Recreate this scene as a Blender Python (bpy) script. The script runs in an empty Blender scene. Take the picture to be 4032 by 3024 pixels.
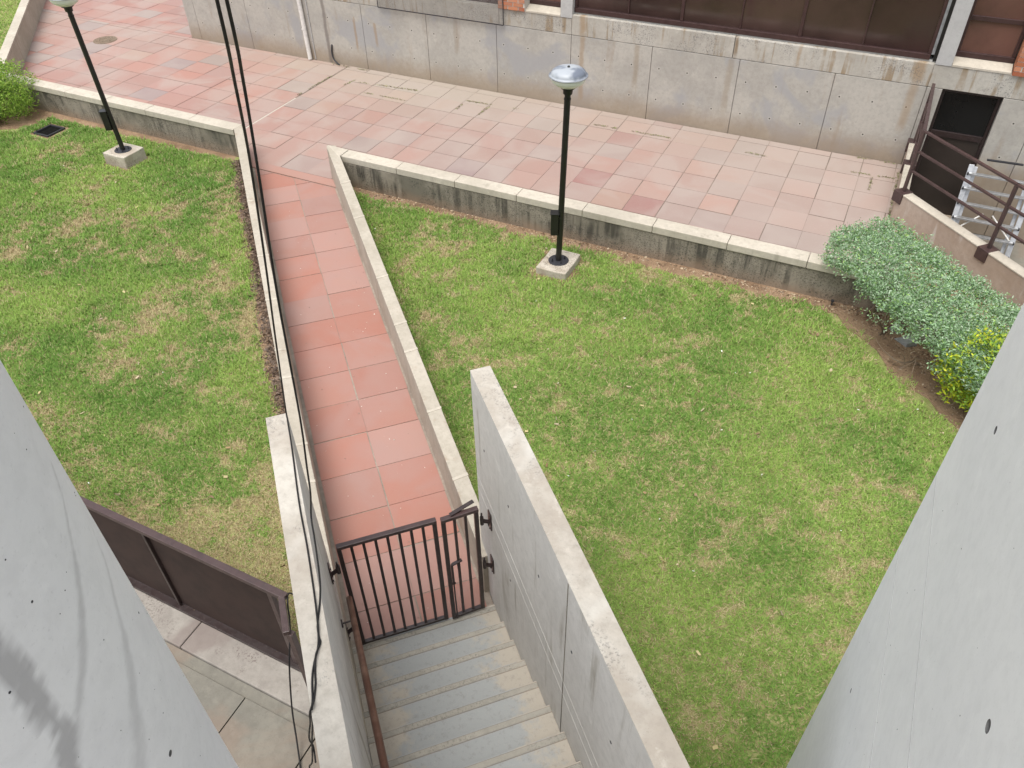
import bpy, bmesh, math, random
import numpy as np
from mathutils import Vector, Matrix
random.seed(7); rng = np.random.default_rng(7)
R = math.radians
scene = bpy.context.scene
COL = scene.collection

# ------------------------------------------------------------------ camera
cam = bpy.data.cameras.new('camera'); camo = bpy.data.objects.new('camera', cam); COL.objects.link(camo)
cam.sensor_width = 36.0; cam.lens = 27.75; cam.clip_start = 0.05; cam.clip_end = 500
KH = 6.69                                                     # eye height above the path
rx = Vector((0.9043, 0.4267, -0.0158)); fw = Vector((-0.3277, 0.6697, -0.6664))
fw.normalize(); rx = (rx - fw * rx.dot(fw)).normalized(); up = rx.cross(fw)
camo.matrix_world = Matrix(((rx.x, up.x, -fw.x, 0), (rx.y, up.y, -fw.y, 0), (rx.z, up.z, -fw.z, KH), (0, 0, 0, 1)))
scene.camera = camo

# ------------------------------------------------------------------ overcast daylight
SUN_EL, SUN_AZ = 72, 192                                      # degrees; azimuth counted from +Y clockwise
world = bpy.data.worlds.new('World'); scene.world = world; world.use_nodes = True
wn = world.node_tree.nodes; wl = world.node_tree.links
sky = wn.new('ShaderNodeTexSky'); sky.sky_type = 'NISHITA'; sky.sun_disc = False
sky.sun_elevation = R(SUN_EL); sky.sun_rotation = R(SUN_AZ)
sky.air_density = 1.0; sky.dust_density = 3.0; sky.ozone_density = 1.0
hs = wn.new('ShaderNodeHueSaturation'); hs.inputs['Saturation'].default_value = 0.25
wl.new(sky.outputs[0], hs.inputs['Color']); wl.new(hs.outputs[0], wn['Background'].inputs[0])
wn['Background'].inputs[1].default_value = 0.14
sun = bpy.data.lights.new('sun', 'SUN'); sun.energy = 1.5; sun.angle = R(38); sun.color = (1, .97, .92)
suno = bpy.data.objects.new('sun', sun); COL.objects.link(suno)
sd = Vector((math.sin(R(SUN_AZ)) * math.cos(R(SUN_EL)), math.cos(R(SUN_AZ)) * math.cos(R(SUN_EL)), math.sin(R(SUN_EL))))
suno.rotation_euler = sd.to_track_quat('Z', 'Y').to_euler()
scene.view_settings.view_transform = 'Standard'; scene.view_settings.look = 'None'
scene.view_settings.exposure = 0.80; scene.view_settings.gamma = 1.0

# ------------------------------------------------------------------ frames of the place
PA = R(134.139)
P2 = np.array([math.cos(PA), math.sin(PA)]); Q2 = np.array([math.sin(PA), -math.cos(PA)])
def PB(a, b): v = a * P2 + b * Q2; return (float(v[0]), float(v[1]))       # along / across the path
def AB(x, y): return (x * P2[0] + y * P2[1], x * Q2[0] + y * Q2[1])
SK = 0.0175
def F(x, y): return (x, y - SK * x)                                         # along / away from the facade
FY = 15.06

# ------------------------------------------------------------------ node helpers
class NT:
    def __init__(s, name, rough=.8, spec=.3, metallic=0.0):
        s.m = bpy.data.materials.new(name); s.m.use_nodes = True
        s.t = s.m.node_tree; s.b = s.t.nodes['Principled BSDF']
        s.b.inputs['Roughness'].default_value = rough; s.b.inputs['Specular IOR Level'].default_value = spec
        s.b.inputs['Metallic'].default_value = metallic
        s.tc = s.t.nodes.new('ShaderNodeTexCoord').outputs['Object']
    def n(s, t, **kw):
        x = s.t.nodes.new(t)
        for k, v in kw.items(): setattr(x, k, v)
        return x
    def put(s, sock, v):
        if isinstance(v, bpy.types.NodeSocket): s.t.links.new(v, sock)
        elif isinstance(v, (tuple, list)) and len(v) == 3 and sock.type == 'RGBA': sock.default_value = (*v, 1)
        else: sock.default_value = v
    def sc(s, v):                                              # scaled coordinates
        x = s.n('ShaderNodeMapping'); s.put(x.inputs[0], s.tc); x.inputs['Scale'].default_value = v; return x.outputs[0]
    def noise(s, scale, detail=4, rough=.6, vec=None, dist=0.0):
        x = s.n('ShaderNodeTexNoise'); s.put(x.inputs['Vector'], vec if vec is not None else s.tc)
        x.inputs['Scale'].default_value = scale; x.inputs['Detail'].default_value = detail
        x.inputs['Roughness'].default_value = rough; x.inputs['Distortion'].default_value = dist
        return x.outputs['Fac']
    def step(s, v, lo, hi, a=0.0, b=1.0):
        x = s.n('ShaderNodeMapRange'); x.interpolation_type = 'SMOOTHSTEP'; s.put(x.inputs[0], v)
        x.inputs[1].default_value = lo; x.inputs[2].default_value = hi; x.inputs[3].default_value = a; x.inputs[4].default_value = b
        return x.outputs[0]
    def math(s, op, a, b=0.0, clamp=False):
        x = s.n('ShaderNodeMath', operation=op, use_clamp=clamp); s.put(x.inputs[0], a); s.put(x.inputs[1], b); return x.outputs[0]
    def mix(s, f, a, b, mode='MIX'):
        x = s.n('ShaderNodeMix', data_type='RGBA', blend_type=mode)
        s.put(x.inputs['Factor'], f); s.put(x.inputs[6], a); s.put(x.inputs[7], b); return x.outputs[2]
    def xyz(s):
        x = s.n('ShaderNodeSeparateXYZ'); s.put(x.inputs[0], s.tc); return x.outputs
    def attr(s, name='col'):
        x = s.n('ShaderNodeAttribute'); x.attribute_name = name; return x.outputs
    def bump(s, h, strength=.3, dist=.01):
        x = s.n('ShaderNodeBump'); x.inputs['Strength'].default_value = strength; x.inputs['Distance'].default_value = dist
        s.put(x.inputs['Height'], h); s.put(s.b.inputs['Normal'], x.outputs[0])
    def base(s, c): s.put(s.b.inputs['Base Color'], c)

def concrete(name, c1, c2, streak=None, speck=None, dirt=None, rough=.85, holes=None, stain=None, patch=None, runs=None, mott=1.0):
    t = NT(name, rough, .25)
    col = t.mix(t.step(t.noise(1.3, 6, .65), .35, .65), c1, c2)
    col = t.mix(t.math('MULTIPLY', t.step(t.noise(14, 5, .7), .4, .7), .35 * mott), col, tuple(.72 * v for v in c1))
    col = t.mix(t.math('MULTIPLY', t.step(t.noise(70, 3, .7), .58, .75), .5 * mott), col, tuple(.6 * v for v in c1))
    col = t.mix(t.math('MULTIPLY', t.step(t.noise(5.5, 5, .75), .56, .7), .3 * mott), col, tuple(min(1, 1.3 * v) for v in c2))
    if patch:
        col = t.mix(t.math('MULTIPLY', t.step(t.noise(.9, 4, .6, dist=.6), .5, .62), patch[1]), col, patch[0])
    if streak:                                                  # run-off streaks down the face
        sc, lo, hi, f = streak[1:]
        s1 = t.step(t.noise(1.0, 5, .6, t.sc((sc, sc, .55))), lo, hi)
        s2 = t.step(t.noise(2.2, 3, .6), .35, .6)
        col = t.mix(t.math('MULTIPLY', t.math('MULTIPLY', s1, s2), f), col, streak[0])
    if dirt:                                                    # splashed earth along the foot
        c, z0, z1, f = dirt
        z = t.math('ADD', t.xyz()[2], t.math('MULTIPLY', t.math('SUBTRACT', t.noise(2.3, 5, .7), .5), .35))
        col = t.mix(t.math('MULTIPLY', t.step(z, z0, z1, 1, 0), f), col, c)
    if holes:                                                   # formwork tie holes
        sx, ox, zs, axis = holes
        x = t.xyz()[axis]
        fx = t.math('SUBTRACT', t.math('PINGPONG', t.math('ADD', x, ox), sx / 2), 0.0)
        for z0 in zs:
            dz = t.math('ABSOLUTE', t.math('SUBTRACT', t.xyz()[2], z0))
            d = t.math('SQRT', t.math('ADD', t.math('POWER', fx, 2.0), t.math('POWER', dz, 2.0)))
            col = t.mix(t.math('MULTIPLY', t.step(d, .02, .045, 1, 0), .45), col, tuple(min(1, 1.35 * v) for v in c1))
            col = t.mix(t.step(d, .010, .017, 1, 0), col, (.04, .036, .03))
    for x0, w, za, zb, c, f in runs or ():                      # single rust and damp runs
        wob = t.math('MULTIPLY', t.math('SUBTRACT', t.noise(3.0, 5, .7), .5), .09)
        d = t.math('ABSOLUTE', t.math('SUBTRACT', t.math('ADD', t.xyz()[0], wob), x0 + .0))
        z = t.math('ADD', t.xyz()[2], t.math('MULTIPLY', t.math('SUBTRACT', t.noise(9, 3, .7), .5), .25))
        k = t.math('MULTIPLY', t.step(d, w * .3, w * 1.6, 1, 0), t.math('MULTIPLY', t.step(z, zb, zb + .25), t.step(z, za - .02, za + .06, 1, 0)))
        col = t.mix(t.math('MULTIPLY', k, f * .75), col, c)
    if stain:
        col = t.mix(t.math('MULTIPLY', t.attr('stain')[2], stain[1]), col, stain[0])
    if speck:                                                   # black lichen specks
        f = t.math('MULTIPLY', t.step(t.noise(45, 5, .8), .5, .62), t.step(t.noise(1.7, 4, .7), speck[1], speck[1] + .12))
        col = t.mix(t.math('MULTIPLY', f, speck[2]), col, speck[0])
    t.base(col); t.bump(t.noise(55, 6, .75), .25 * mott, .006)
    return t.m

def metal(name, c, rough=.45, spec=.5, metallic=0.0, wear=None):
    t = NT(name, rough, spec, metallic)
    col = t.mix(t.step(t.noise(9, 5, .7), .4, .7), c, tuple(.72 * v for v in c))
    if wear: col = t.mix(t.math('MULTIPLY', t.step(t.noise(30, 5, .8), .55, .68), wear[1]), col, wear[0])
    t.base(col); t.put(t.b.inputs['Roughness'], t.step(t.noise(20, 4), .3, .7, rough * .8, min(1, rough * 1.25)))
    return t.m

def attrmat(name, rough=.8, spec=.2, n1=(3, .25), n2=(40, .25), bump=None, tint=None):
    t = NT(name, rough, spec)
    col = t.attr()[0]
    col = t.mix(t.math('MULTIPLY', t.step(t.noise(n1[0], 5, .7), .35, .7), n1[1]), col, (.30, .26, .22))
    col = t.mix(t.math('MULTIPLY', t.step(t.noise(n2[0], 4, .7), .55, .75), n2[1]), col, (.52, .46, .40))
    if tint: col = t.mix(t.math('MULTIPLY', t.step(t.noise(tint[1], 3, .5, dist=.8), .4, .65), tint[2]), col, tint[0])
    t.base(col)
    if bump: t.bump(t.noise(bump[0], 5, .7), bump[1], .004)
    return t.m

def leafmat(name, rough=.55):
    t = NT(name, rough, .3); c = t.attr()[0]; t.base(c)
    tr = t.n('ShaderNodeBsdfTranslucent'); t.put(tr.inputs[0], c)
    mx = t.n('ShaderNodeMixShader'); mx.inputs[0].default_value = .3
    t.t.links.new(t.b.outputs[0], mx.inputs[1]); t.t.links.new(tr.outputs[0], mx.inputs[2])
    t.t.links.new(mx.outputs[0], t.t.nodes['Material Output'].inputs[0])
    return t.m

# ------------------------------------------------------------------ mesh helpers
class MB:
    def __init__(s): s.v = []; s.f = []; s.c = []; s.mi = []
    def add(s, vs, fs, col=None, mi=0):
        o = len(s.v); s.v += [tuple(map(float, v)) for v in vs]; s.f += [tuple(i + o for i in f) for f in fs]
        s.c += [col or (1, 1, 1)] * len(vs); s.mi += [mi] * len(fs); return s
    def hexa(s, b, t, col=None, mi=0):                          # bottom ring, top ring
        n = len(b)
        fs = [tuple(range(n - 1, -1, -1)), tuple(range(n, 2 * n))] + [(i, (i + 1) % n, n + (i + 1) % n, n + i) for i in range(n)]
        return s.add(list(b) + list(t), fs, col, mi)
    def prism(s, poly, z0, z1, col=None, mi=0):
        ar = sum(poly[i][0] * poly[(i + 1) % len(poly)][1] - poly[(i + 1) % len(poly)][0] * poly[i][1] for i in range(len(poly)))
        if ar < 0: poly = poly[::-1]
        return s.hexa([(x, y, z0) for x, y in poly], [(x, y, z1) for x, y in poly], col, mi)
    def box(s, x0, x1, y0, y1, z0, z1, col=None, fr=None, mi=0):
        fr = fr or (lambda x, y: (x, y))
        return s.prism([fr(x0, y0), fr(x1, y0), fr(x1, y1), fr(x0, y1)], z0, z1, col, mi)
    def bar(s, a, b, w, h=None, upv=(0, 0, 1), col=None, mi=0):  # square bar between two points
        a, b = Vector(a), Vector(b); h = h or w; d = (b - a).normalized(); u = Vector(upv)
        if abs(d.dot(u)) > .99: u = Vector((1, 0, 0))
        sd = d.cross(u).normalized() * (w / 2); uu = sd.normalized().cross(d).normalized() * (h / 2)
        r = lambda p: [p - sd - uu, p + sd - uu, p + sd + uu, p - sd + uu]
        return s.hexa(r(a)[::-1], r(b)[::-1], col, mi)
    def tube(s, pts, r, n=10, col=None, mi=0, cap=True):
        pts = [Vector(p) for p in pts]; rs = r if isinstance(r, (list, tuple)) else [r] * len(pts); rings = []; u = None
        for i, p in enumerate(pts):
            d = (pts[min(i + 1, len(pts) - 1)] - pts[max(i - 1, 0)]).normalized()
            if u is None: u = d.orthogonal().normalized()
            u = (u - d * u.dot(d)).normalized(); w = d.cross(u)
            rings.append([p + (u * math.cos(2 * math.pi * k / n) + w * math.sin(2 * math.pi * k / n)) * rs[i] for k in range(n)])
        fs = [(i * n + k, i * n + (k + 1) % n, (i + 1) * n + (k + 1) % n, (i + 1) * n + k) for i in range(len(pts) - 1) for k in range(n)]
        if cap: fs += [tuple(range(n - 1, -1, -1)), tuple((len(pts) - 1) * n + k for k in range(n))]
        return s.add([v for r_ in rings for v in r_], fs, col, mi)
    def lathe(s, prof, n=32, c=(0, 0, 0), col=None, mi=0):
        vs = [(c[0] + r * math.cos(2 * math.pi * k / n), c[1] + r * math.sin(2 * math.pi * k / n), c[2] + z) for r, z in prof for k in range(n)]
        fs = [(i * n + k, i * n + (k + 1) % n, (i + 1) * n + (k + 1) % n, (i + 1) * n + k) for i in range(len(prof) - 1) for k in range(n)]
        return s.add(vs, fs, col, mi)
    def build(s, name, mats, parent=None, smooth=False, bevel=0, colors=False, auto=None):
        me = bpy.data.meshes.new(name); me.from_pydata(s.v, [], s.f)
        for m in (mats if isinstance(mats, (list, tuple)) else [mats]): me.materials.append(m)
        me.polygons.foreach_set('material_index', s.mi)
        if colors:
            at = me.color_attributes.new('col', 'FLOAT_COLOR', 'POINT')
            at.data.foreach_set('color', np.array([(*c, 1) for c in s.c], dtype=np.float32).ravel())
        if smooth: me.polygons.foreach_set('use_smooth', [True] * len(me.polygons))
        me.update()
        o = bpy.data.objects.new(name, me); COL.objects.link(o)
        if parent: child(o, parent)
        if bevel:
            b = o.modifiers.new('bevel', 'BEVEL'); b.width = bevel; b.segments = 2; b.limit_method = 'ANGLE'; b.angle_limit = R(40)
        if smooth and auto:
            e = o.modifiers.new('split', 'EDGE_SPLIT'); e.split_angle = R(auto)
        return o
def child(o, parent):
    o.parent = parent; o.location = -Vector(parent.location) if parent.type == 'EMPTY' else (0, 0, 0)
def thing(name, label, cat, loc=(0, 0, 0), group=None):
    o = bpy.data.objects.new(name, None); COL.objects.link(o); o.location = loc; o.empty_display_size = .2
    o['label'] = label; o['category'] = cat
    if group: o['group'] = group
    return o
def tag(o, label=None, cat=None, group=None, kind=None):
    for k, v in (('label', label), ('category', cat), ('group', group), ('kind', kind)):
        if v: o[k] = v
    return o
def raw_mesh(name, co, faces, mat, cols=None, parent=None):     # big numpy meshes, triangles or quads
    me = bpy.data.meshes.new(name); n, k = faces.shape
    me.vertices.add(len(co)); me.vertices.foreach_set('co', co.astype(np.float32).ravel())
    me.loops.add(n * k); me.loops.foreach_set('vertex_index', faces.astype(np.int32).ravel())
    me.polygons.add(n); me.polygons.foreach_set('loop_start', np.arange(0, n * k, k, dtype=np.int32))
    me.update(calc_edges=True)
    if cols is not None:
        at = me.color_attributes.new('col', 'FLOAT_COLOR', 'POINT')
        at.data.foreach_set('color', np.concatenate([cols, np.ones((len(cols), 1))], 1).astype(np.float32).ravel())
    me.materials.append(mat)
    o = bpy.data.objects.new(name, me); COL.objects.link(o)
    if parent: child(o, parent)
    return o
_G = rng.random((64, 64, 12))
def vnoise(x, y, scale, ch=0):                                  # tileable value noise, 0..1
    x = np.asarray(x) * scale; y = np.asarray(y) * scale
    xi = np.floor(x).astype(int); yi = np.floor(y).astype(int); fx = x - xi; fy = y - yi
    fx = fx * fx * (3 - 2 * fx); fy = fy * fy * (3 - 2 * fy); g = _G[:, :, ch]
    a = g[xi % 64, yi % 64]; b = g[(xi + 1) % 64, yi % 64]; c = g[xi % 64, (yi + 1) % 64]; d = g[(xi + 1) % 64, (yi + 1) % 64]
    return (a * (1 - fx) + b * fx) * (1 - fy) + (c * (1 - fx) + d * fx) * fy
def fbm(x, y, s, ch=0): return (vnoise(x, y, s, ch) + .5 * vnoise(x, y, 2.03 * s, ch + 1) + .25 * vnoise(x, y, 4.1 * s, ch + 2)) / 1.75
def clip(poly, half):                                           # keep points where nx*x+ny*y<=d
    for nx, ny, d in half:
        out = []
        for i in range(len(poly)):
            a, b = poly[i], poly[(i + 1) % len(poly)]; da = nx * a[0] + ny * a[1] - d; db = nx * b[0] + ny * b[1] - d
            if da <= 0: out.append(a)
            if (da < 0 < db) or (db < 0 < da):
                t = da / (da - db); out.append((a[0] + t * (b[0] - a[0]), a[1] + t * (b[1] - a[1])))
        poly = out
        if len(poly) < 3: return []
    return poly

# ------------------------------------------------------------------ materials
CREAM = (.50, .455, .385)
M = {}
RUST = (.30, .19, .09)
M['facade'] = concrete('facade_concrete', (.37, .35, .315), (.445, .42, .375), streak=((.29, .225, .165), 5.5, .56, .74, .42),
                       dirt=((.27, .19, .115), .02, .55, .6), patch=((.325, .325, .33), .7), holes=(.56, .18, (.42, 1.02), 0),
                       runs=[(-12.03, .045, 1.45, -.2, (.15, .125, .11), .9), (-11.21, .03, 1.05, .3, RUST, .7), (-10.66, .035, 1.02, .45, RUST, .65), (-5.71, .05, 1.5, .05, RUST, .6),
                             (-4.57, .05, 1.4, .5, (.25, .19, .12), .6), (.40, .07, 1.5, .5, RUST, .55), (-8.6, .05, 1.4, .6, (.25, .2, .14), .5), (-2.75, .06, 1.4, .3, (.26, .2, .13), .5)])
M['band'] = concrete('band_concrete', (.39, .365, .32), (.475, .45, .40), streak=((.25, .175, .095), 9, .50, .64, .8), speck=((.10, .10, .11), .47, .75),
                     runs=[(-5.72, .06, 1.8, 1.3, RUST, .8), (.41, .08, 1.8, 1.3, RUST, .85), (-1.57, .03, 1.8, 1.3, RUST, .6), (-2.7, .03, 1.8, 1.3, (.2, .15, .1), .7)])
M['pier'] = concrete('pier_concrete', (.42, .415, .405), (.46, .455, .44))
M['retain'] = concrete('retaining_concrete', (.215, .19, .15), (.30, .265, .215), streak=((.06, .055, .045), 9, .42, .64, .9),
                       speck=((.045, .045, .038), .38, .85), dirt=((.27, .195, .135), -.02, .26, .75), patch=((.13, .12, .095), .75))
M['plainwall'] = concrete('inner_concrete', (.25, .23, .2), (.3, .28, .25))
M['coping'] = concrete('coping_concrete', (.44, .395, .325), (.53, .48, .40), streak=((.28, .25, .20), 6, .58, .7, .5))
M['curb'] = concrete('curb_concrete', (.38, .34, .275), (.455, .41, .34), streak=((.30, .23, .17), 6, .55, .68, .5), speck=((.2, .18, .15), .62, .5))
M['tallwall'] = concrete('stair_wall_concrete', (.565, .545, .51), (.625, .605, .57), streak=((.30, .27, .22), 8, .55, .70, .75))
M['walltop'] = concrete('wall_top_plaster', (.40, .355, .30), (.54, .505, .445), speck=((.16, .16, .155), .53, .7), patch=((.60, .58, .53), .6))
M['cheek'] = concrete('cheek_wall_plaster', (.38, .30, .24), (.45, .37, .305), streak=((.56, .52, .47), 3.5, .60, .70, .6), patch=((.36, .27, .20), .5))
M['stone'] = concrete('lamp_block_concrete', (.42, .375, .305), (.53, .48, .40), speck=((.10, .085, .065), .40, .9), patch=((.30, .24, .18), .6))
M['pillar'] = concrete('pillar_concrete', (.745, .75, .76), (.785, .79, .795), stain=((.33, .325, .33), .8), rough=.65, mott=.5)
M['floor'] = concrete('slab_concrete', (.175, .165, .14), (.225, .21, .175), patch=((.23, .17, .13), .5), speck=((.1, .06, .05), .56, .7))
M['kerb'] = concrete('kerb_concrete', (.255, .23, .205), (.34, .315, .28), patch=((.19, .15, .135), .6), speck=((.09, .055, .05), .5, .8))
M['brown'] = metal('brown_and_sky_lit_paint', (.062, .036, .034), .36, .6, wear=((.12, .085, .08), .35))  # railing brown; on gate and panel top rails it paints in sky reflection
M['gatepaint'] = metal('dark_gate_paint', (.030, .018, .017), .38, .6, wear=((.12, .09, .085), .3))
M['frame'] = metal('window_frame_brown', (.055, .028, .026), .35, .5)
M['black'] = metal('black_paint', (.012, .011, .010), .38, .5)
M['rubber'] = metal('black_cable_rubber', (.014, .013, .013), .5, .3)
M['alu'] = metal('aluminium', (.46, .47, .48), .38, .5, .75)
M['steel'] = metal('galvanised_steel', (.38, .39, .41), .42, .5, .6)
M['pvc'] = metal('white_pvc', (.72, .70, .66), .4, .4)
M['plastic'] = metal('dark_plastic', (.03, .03, .035), .5, .4)
M['brick'] = attrmat('brick', .85, .2, (8, .25), (60, .3))
M['plazatile'] = attrmat('sandstone_tile', .62, .3, (2.2, .12), (26, .18), bump=(30, .12), tint=((.37, .31, .275), .9, .5))
M['pathtile'] = attrmat('red_sandstone_tile', .62, .3, (2.5, .10), (55, .12), bump=(18, .1), tint=((.34, .225, .20), 1.3, .4))
M['grout'] = concrete('grout', (.17, .135, .11), (.27, .22, .18))
M['cement'] = concrete('cement_joint', (.45, .40, .34), (.52, .47, .41))
M['grass'] = leafmat('grass_blade', .7); M['leaf'] = leafmat('leaf', .5)
M['bark'] = concrete('bark', (.16, .115, .08), (.22, .17, .12))
M['litter'] = attrmat('litter', .7)
M['mulch'] = attrmat('mulch', .9, .1)
# glass of the windows: dark film, glossy
def darkglass(name, c, rough=.06, spec=.7, pane=True):
    t = NT(name, rough, spec); c_ = t.mix(t.step(t.noise(1.1, 5, .6), .35, .7), c, tuple(.65 * v for v in c))
    if pane: c_ = t.mix(1.0, c_, t.attr()[0], 'MULTIPLY')
    t.base(c_)
    t.put(t.b.inputs['Roughness'], t.step(t.noise(3, 5, .7), .3, .8, rough, rough + .10)); t.b.inputs['IOR'].default_value = 1.5; return t.m
M['glass'] = darkglass('tinted_glass', (.056, .031, .028), .05, .6); M['glassred'] = darkglass('red_film_glass', (.15, .075, .058), .15, .6)
M['doorglass'] = darkglass('black_glass', (.012, .013, .013), .08, .4, False); M['doorpanel'] = darkglass('dark_door', (.042, .033, .028), .3, .4, False)
# wood of the handrail
t = NT('handrail_wood', .45, .4)
g = t.noise(1.0, 5, .65, t.sc((60, 60, 4)))
t.base(t.mix(t.step(t.noise(5, 4), .4, .7), t.mix(g, (.05, .022, .014), (.15, .062, .038)), (.20, .115, .08))); M['wood'] = t.m
# frosted lamp bowl, painted dome
t = NT('frosted_bowl', .35, .5); t.base((.72, .735, .68)); t.b.inputs['Subsurface Weight'].default_value = .3; t.b.inputs['Subsurface Radius'].default_value = (.05, .05, .04); M['bowl'] = t.m
t = NT('silvered_dome', .42, .45)
t.base(t.mix(t.step(t.noise(5.5, 2, .5), .46, .66), (.36, .385, .415), (.14, .16, .20))); M['dome'] = t.m
# sandy soil
t = NT('soil', .95, .1)
c = t.mix(t.step(t.noise(2.0, 6, .7), .35, .65), (.21, .135, .085), (.34, .235, .15))
c = t.mix(t.math('MULTIPLY', t.step(t.noise(38, 6, .8), .5, .65), .7), c, (.12, .075, .045))
c = t.mix(t.math('MULTIPLY', t.step(t.noise(75, 3, .7), .62, .7), .6), c, (.46, .36, .24))
t.base(c); t.bump(t.noise(45, 6, .8), .8, .02); M['soil'] = t.m
t = NT('thatch', .95, .1)
c = t.mix(t.step(t.noise(6.0, 6, .75), .35, .65), (.20, .25, .07), (.36, .35, .15)); c = t.mix(t.math('MULTIPLY', t.step(t.noise(60, 5, .8), .5, .65), .6), c, (.14, .11, .05))
t.base(c); t.bump(t.noise(60, 6, .8), .8, .02); M['thatch'] = t.m
# stair stone: grey stone whose edges keep a beige film of dirt (attribute) 
t = NT('stair_stone', .6, .35)
f = t.math('ADD', t.attr()[2], t.math('MULTIPLY', t.math('SUBTRACT', t.noise(4, 5, .65), .5), 1.6))
c = t.mix(t.step(f, .35, .62), (.315, .325, .318), (.40, .36, .30))
c = t.mix(t.math('MULTIPLY', t.step(t.noise(22, 5, .75), .5, .7), .4), c, (.20, .19, .17))
c = t.mix(t.math('MULTIPLY', t.step(t.noise(110, 3, .7), .6, .7), .4), c, (.48, .45, .40))
t.base(c); t.bump(t.noise(60, 5, .7), .15, .004); M['stair'] = t.m

# ------------------------------------------------------------------ ground
gb = MB(); gb.add([(-300, -300, -1.06), (300, -300, -1.06), (300, 300, -1.06), (-300, 300, -1.06)], [(0, 1, 2, 3)])
tag(gb.build('ground', M['floor']), kind='structure')
def slab(name, poly, z, mat, depth=1.0):
    return tag(MB().prism(poly, z - depth, z).build(name, mat), kind='structure')
ZL = 0.02
# lawn beds (soil), filled between the walls
def lineX(y1, b):                                               # crossing of facade line y' and path line b -> a
    # y' = Y + SK*X
    k = P2[1] + SK * P2[0]; c0 = b * (Q2[1] + SK * Q2[0]); return (y1 - c0) / k
aR = lineX(10.2, 1.15)
slab('lawn_bed', [PB(-2, 1.2), PB(aR, 1.15), F(.9, 10.2), PB(0, 7.75), PB(-2, 7.75)], ZL, M['thatch'])
slab('lawn_bed', [F(-22, 2.41), F(-2.87, 2.41), PB(lineX(10.25, -.36), -.36), F(-22, 10.3)], ZL, M['thatch'])
slab('lawn_bed', [PB(13, -5.05), PB(45, -5.05), PB(45, -30), PB(13, -30)], .25, M['thatch'])
def wob(pts_, amp=.05, n=40):                                   # ragged edge between two points
    (x0, y0), (x1, y1) = pts_; dx, dy = x1 - x0, y1 - y0; L = math.hypot(dx, dy); out = []
    for k in range(n + 1):
        u_ = k / n; w_ = (float(fbm(x0 + dx * u_ + 77, y0 + dy * u_ + 77, 2.4, 3)) - .5) * 2 * amp; out.append((x0 + dx * u_ - dy / L * w_, y0 + dy * u_ + dx / L * w_))
    return out
sa = ZL + .004
slab('soil_strip', [F(-8.1, 10.18), F(.9, 10.18)] + wob((PB(6.95, 6.95), F(-7.9, 9.90)), .06), sa, M['soil'], .3)
slab('soil_strip', [PB(6.9, 7.66), PB(2, 7.66)] + wob((PB(2, 6.95), PB(6.95, 6.95)), .14), sa + .004, M['soil'], .3)
slab('soil_strip', [PB(4.4, 1.23), PB(12.8, 1.23)] + wob((PB(12.7, 1.33), PB(4.4, 1.30)), .035, 60), sa, M['soil'], .3)
slab('soil_strip', [F(-18.5, 10.22), F(-10.8, 10.22)] + wob((F(-10.7, 9.96), F(-15.4, 9.93)), .05) + [F(-15.8, 9.3), F(-16.6, 8.9), F(-17.7, 8.8), F(-18.5, 8.9)], sa, M['soil'], .3)
slab('soil_strip', [PB(14.6, -.40), PB(5.9, -.40)] + wob((PB(5.9, -.62), PB(14.3, -.64)), .07, 60), sa + .004, M['soil'], .3)
slab('soil_strip', [F(-15.42, 9.27), F(-14.66, 9.27), F(-14.62, 9.80), F(-15.44, 9.80)], sa + .004, M['soil'], .3)
slab('soil_strip', [(-4.16, 8.95), (-3.6, 8.90), (-3.38, 9.0), (-3.38, 9.75), (-3.9, 9.84), (-4.18, 9.7)], sa, M['soil'], .12)
slab('soil_strip', [(-12.94, 9.05), (-12.2, 9.02), (-12.12, 9.70), (-12.9, 9.74)], sa, M['soil'], .12)

# ------------------------------------------------------------------ paving
def tiles(mb, x0, x1, y0, y1, sx, sy, half, pal, fr, z=0.0, gap=.0056, jit=.005, zj=.002, dust=None):
    nx = int(math.ceil((x1 - x0) / sx)); ny = int(math.ceil((y1 - y0) / sy))
    for i in range(nx):
        for j in range(ny):
            q = [(x0 + i * sx, y0 + j * sy), (x0 + (i + 1) * sx, y0 + j * sy), (x0 + (i + 1) * sx, y0 + (j + 1) * sy), (x0 + i * sx, y0 + (j + 1) * sy)]
            jx, jy = random.uniform(-jit, jit), random.uniform(-jit, jit); g = gap * random.choice((.5, .7, .8, 1, 1, 1.6))
            q = [(q[0][0] + g + jx, q[0][1] + g + jy), (q[1][0] - g + jx, q[1][1] + g + jy), (q[2][0] - g + jx, q[2][1] - g + jy), (q[3][0] + g + jx, q[3][1] - g + jy)]
            q = [fr(*v) for v in q]; q = clip(q, half)
            if len(q) < 3: continue
            c = pal(*q[0])
            if dust: c = dust(q[0], c)
            zz = z + random.uniform(-zj, zj)
            mb.hexa([(v[0], v[1], z - .03) for v in q], [(v[0], v[1], zz) for v in q], tuple(c))
def hp_y(y, s): return (s * SK, s * 1.0, s * y)                 # s=+1: y' <= y ; s=-1: y' >= y
def hp_b(b, s): return (s * Q2[0], s * Q2[1], s * b)
def hp_a(a, s): return (s * P2[0], s * P2[1], s * a)
def hp_x(x, s): return (s, 0.0, s * x)
def tone(stops, sig, odd):
    def f(x, y):
        c = np.array([np.interp(x, [q[0] for q in stops], [q[1][k] for q in stops]) for k in range(3)]); u = random.random()
        v = c * (1 + random.gauss(0, sig)) + np.array((1, -.3, -.6)) * random.gauss(0, .011)
        for p_, oc, x0, x1 in odd:
            if u < p_:
                if x0 < x < x1: v = np.array(oc) * random.uniform(.92, 1.08)
                break
            u -= p_
        return v
    return f
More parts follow.
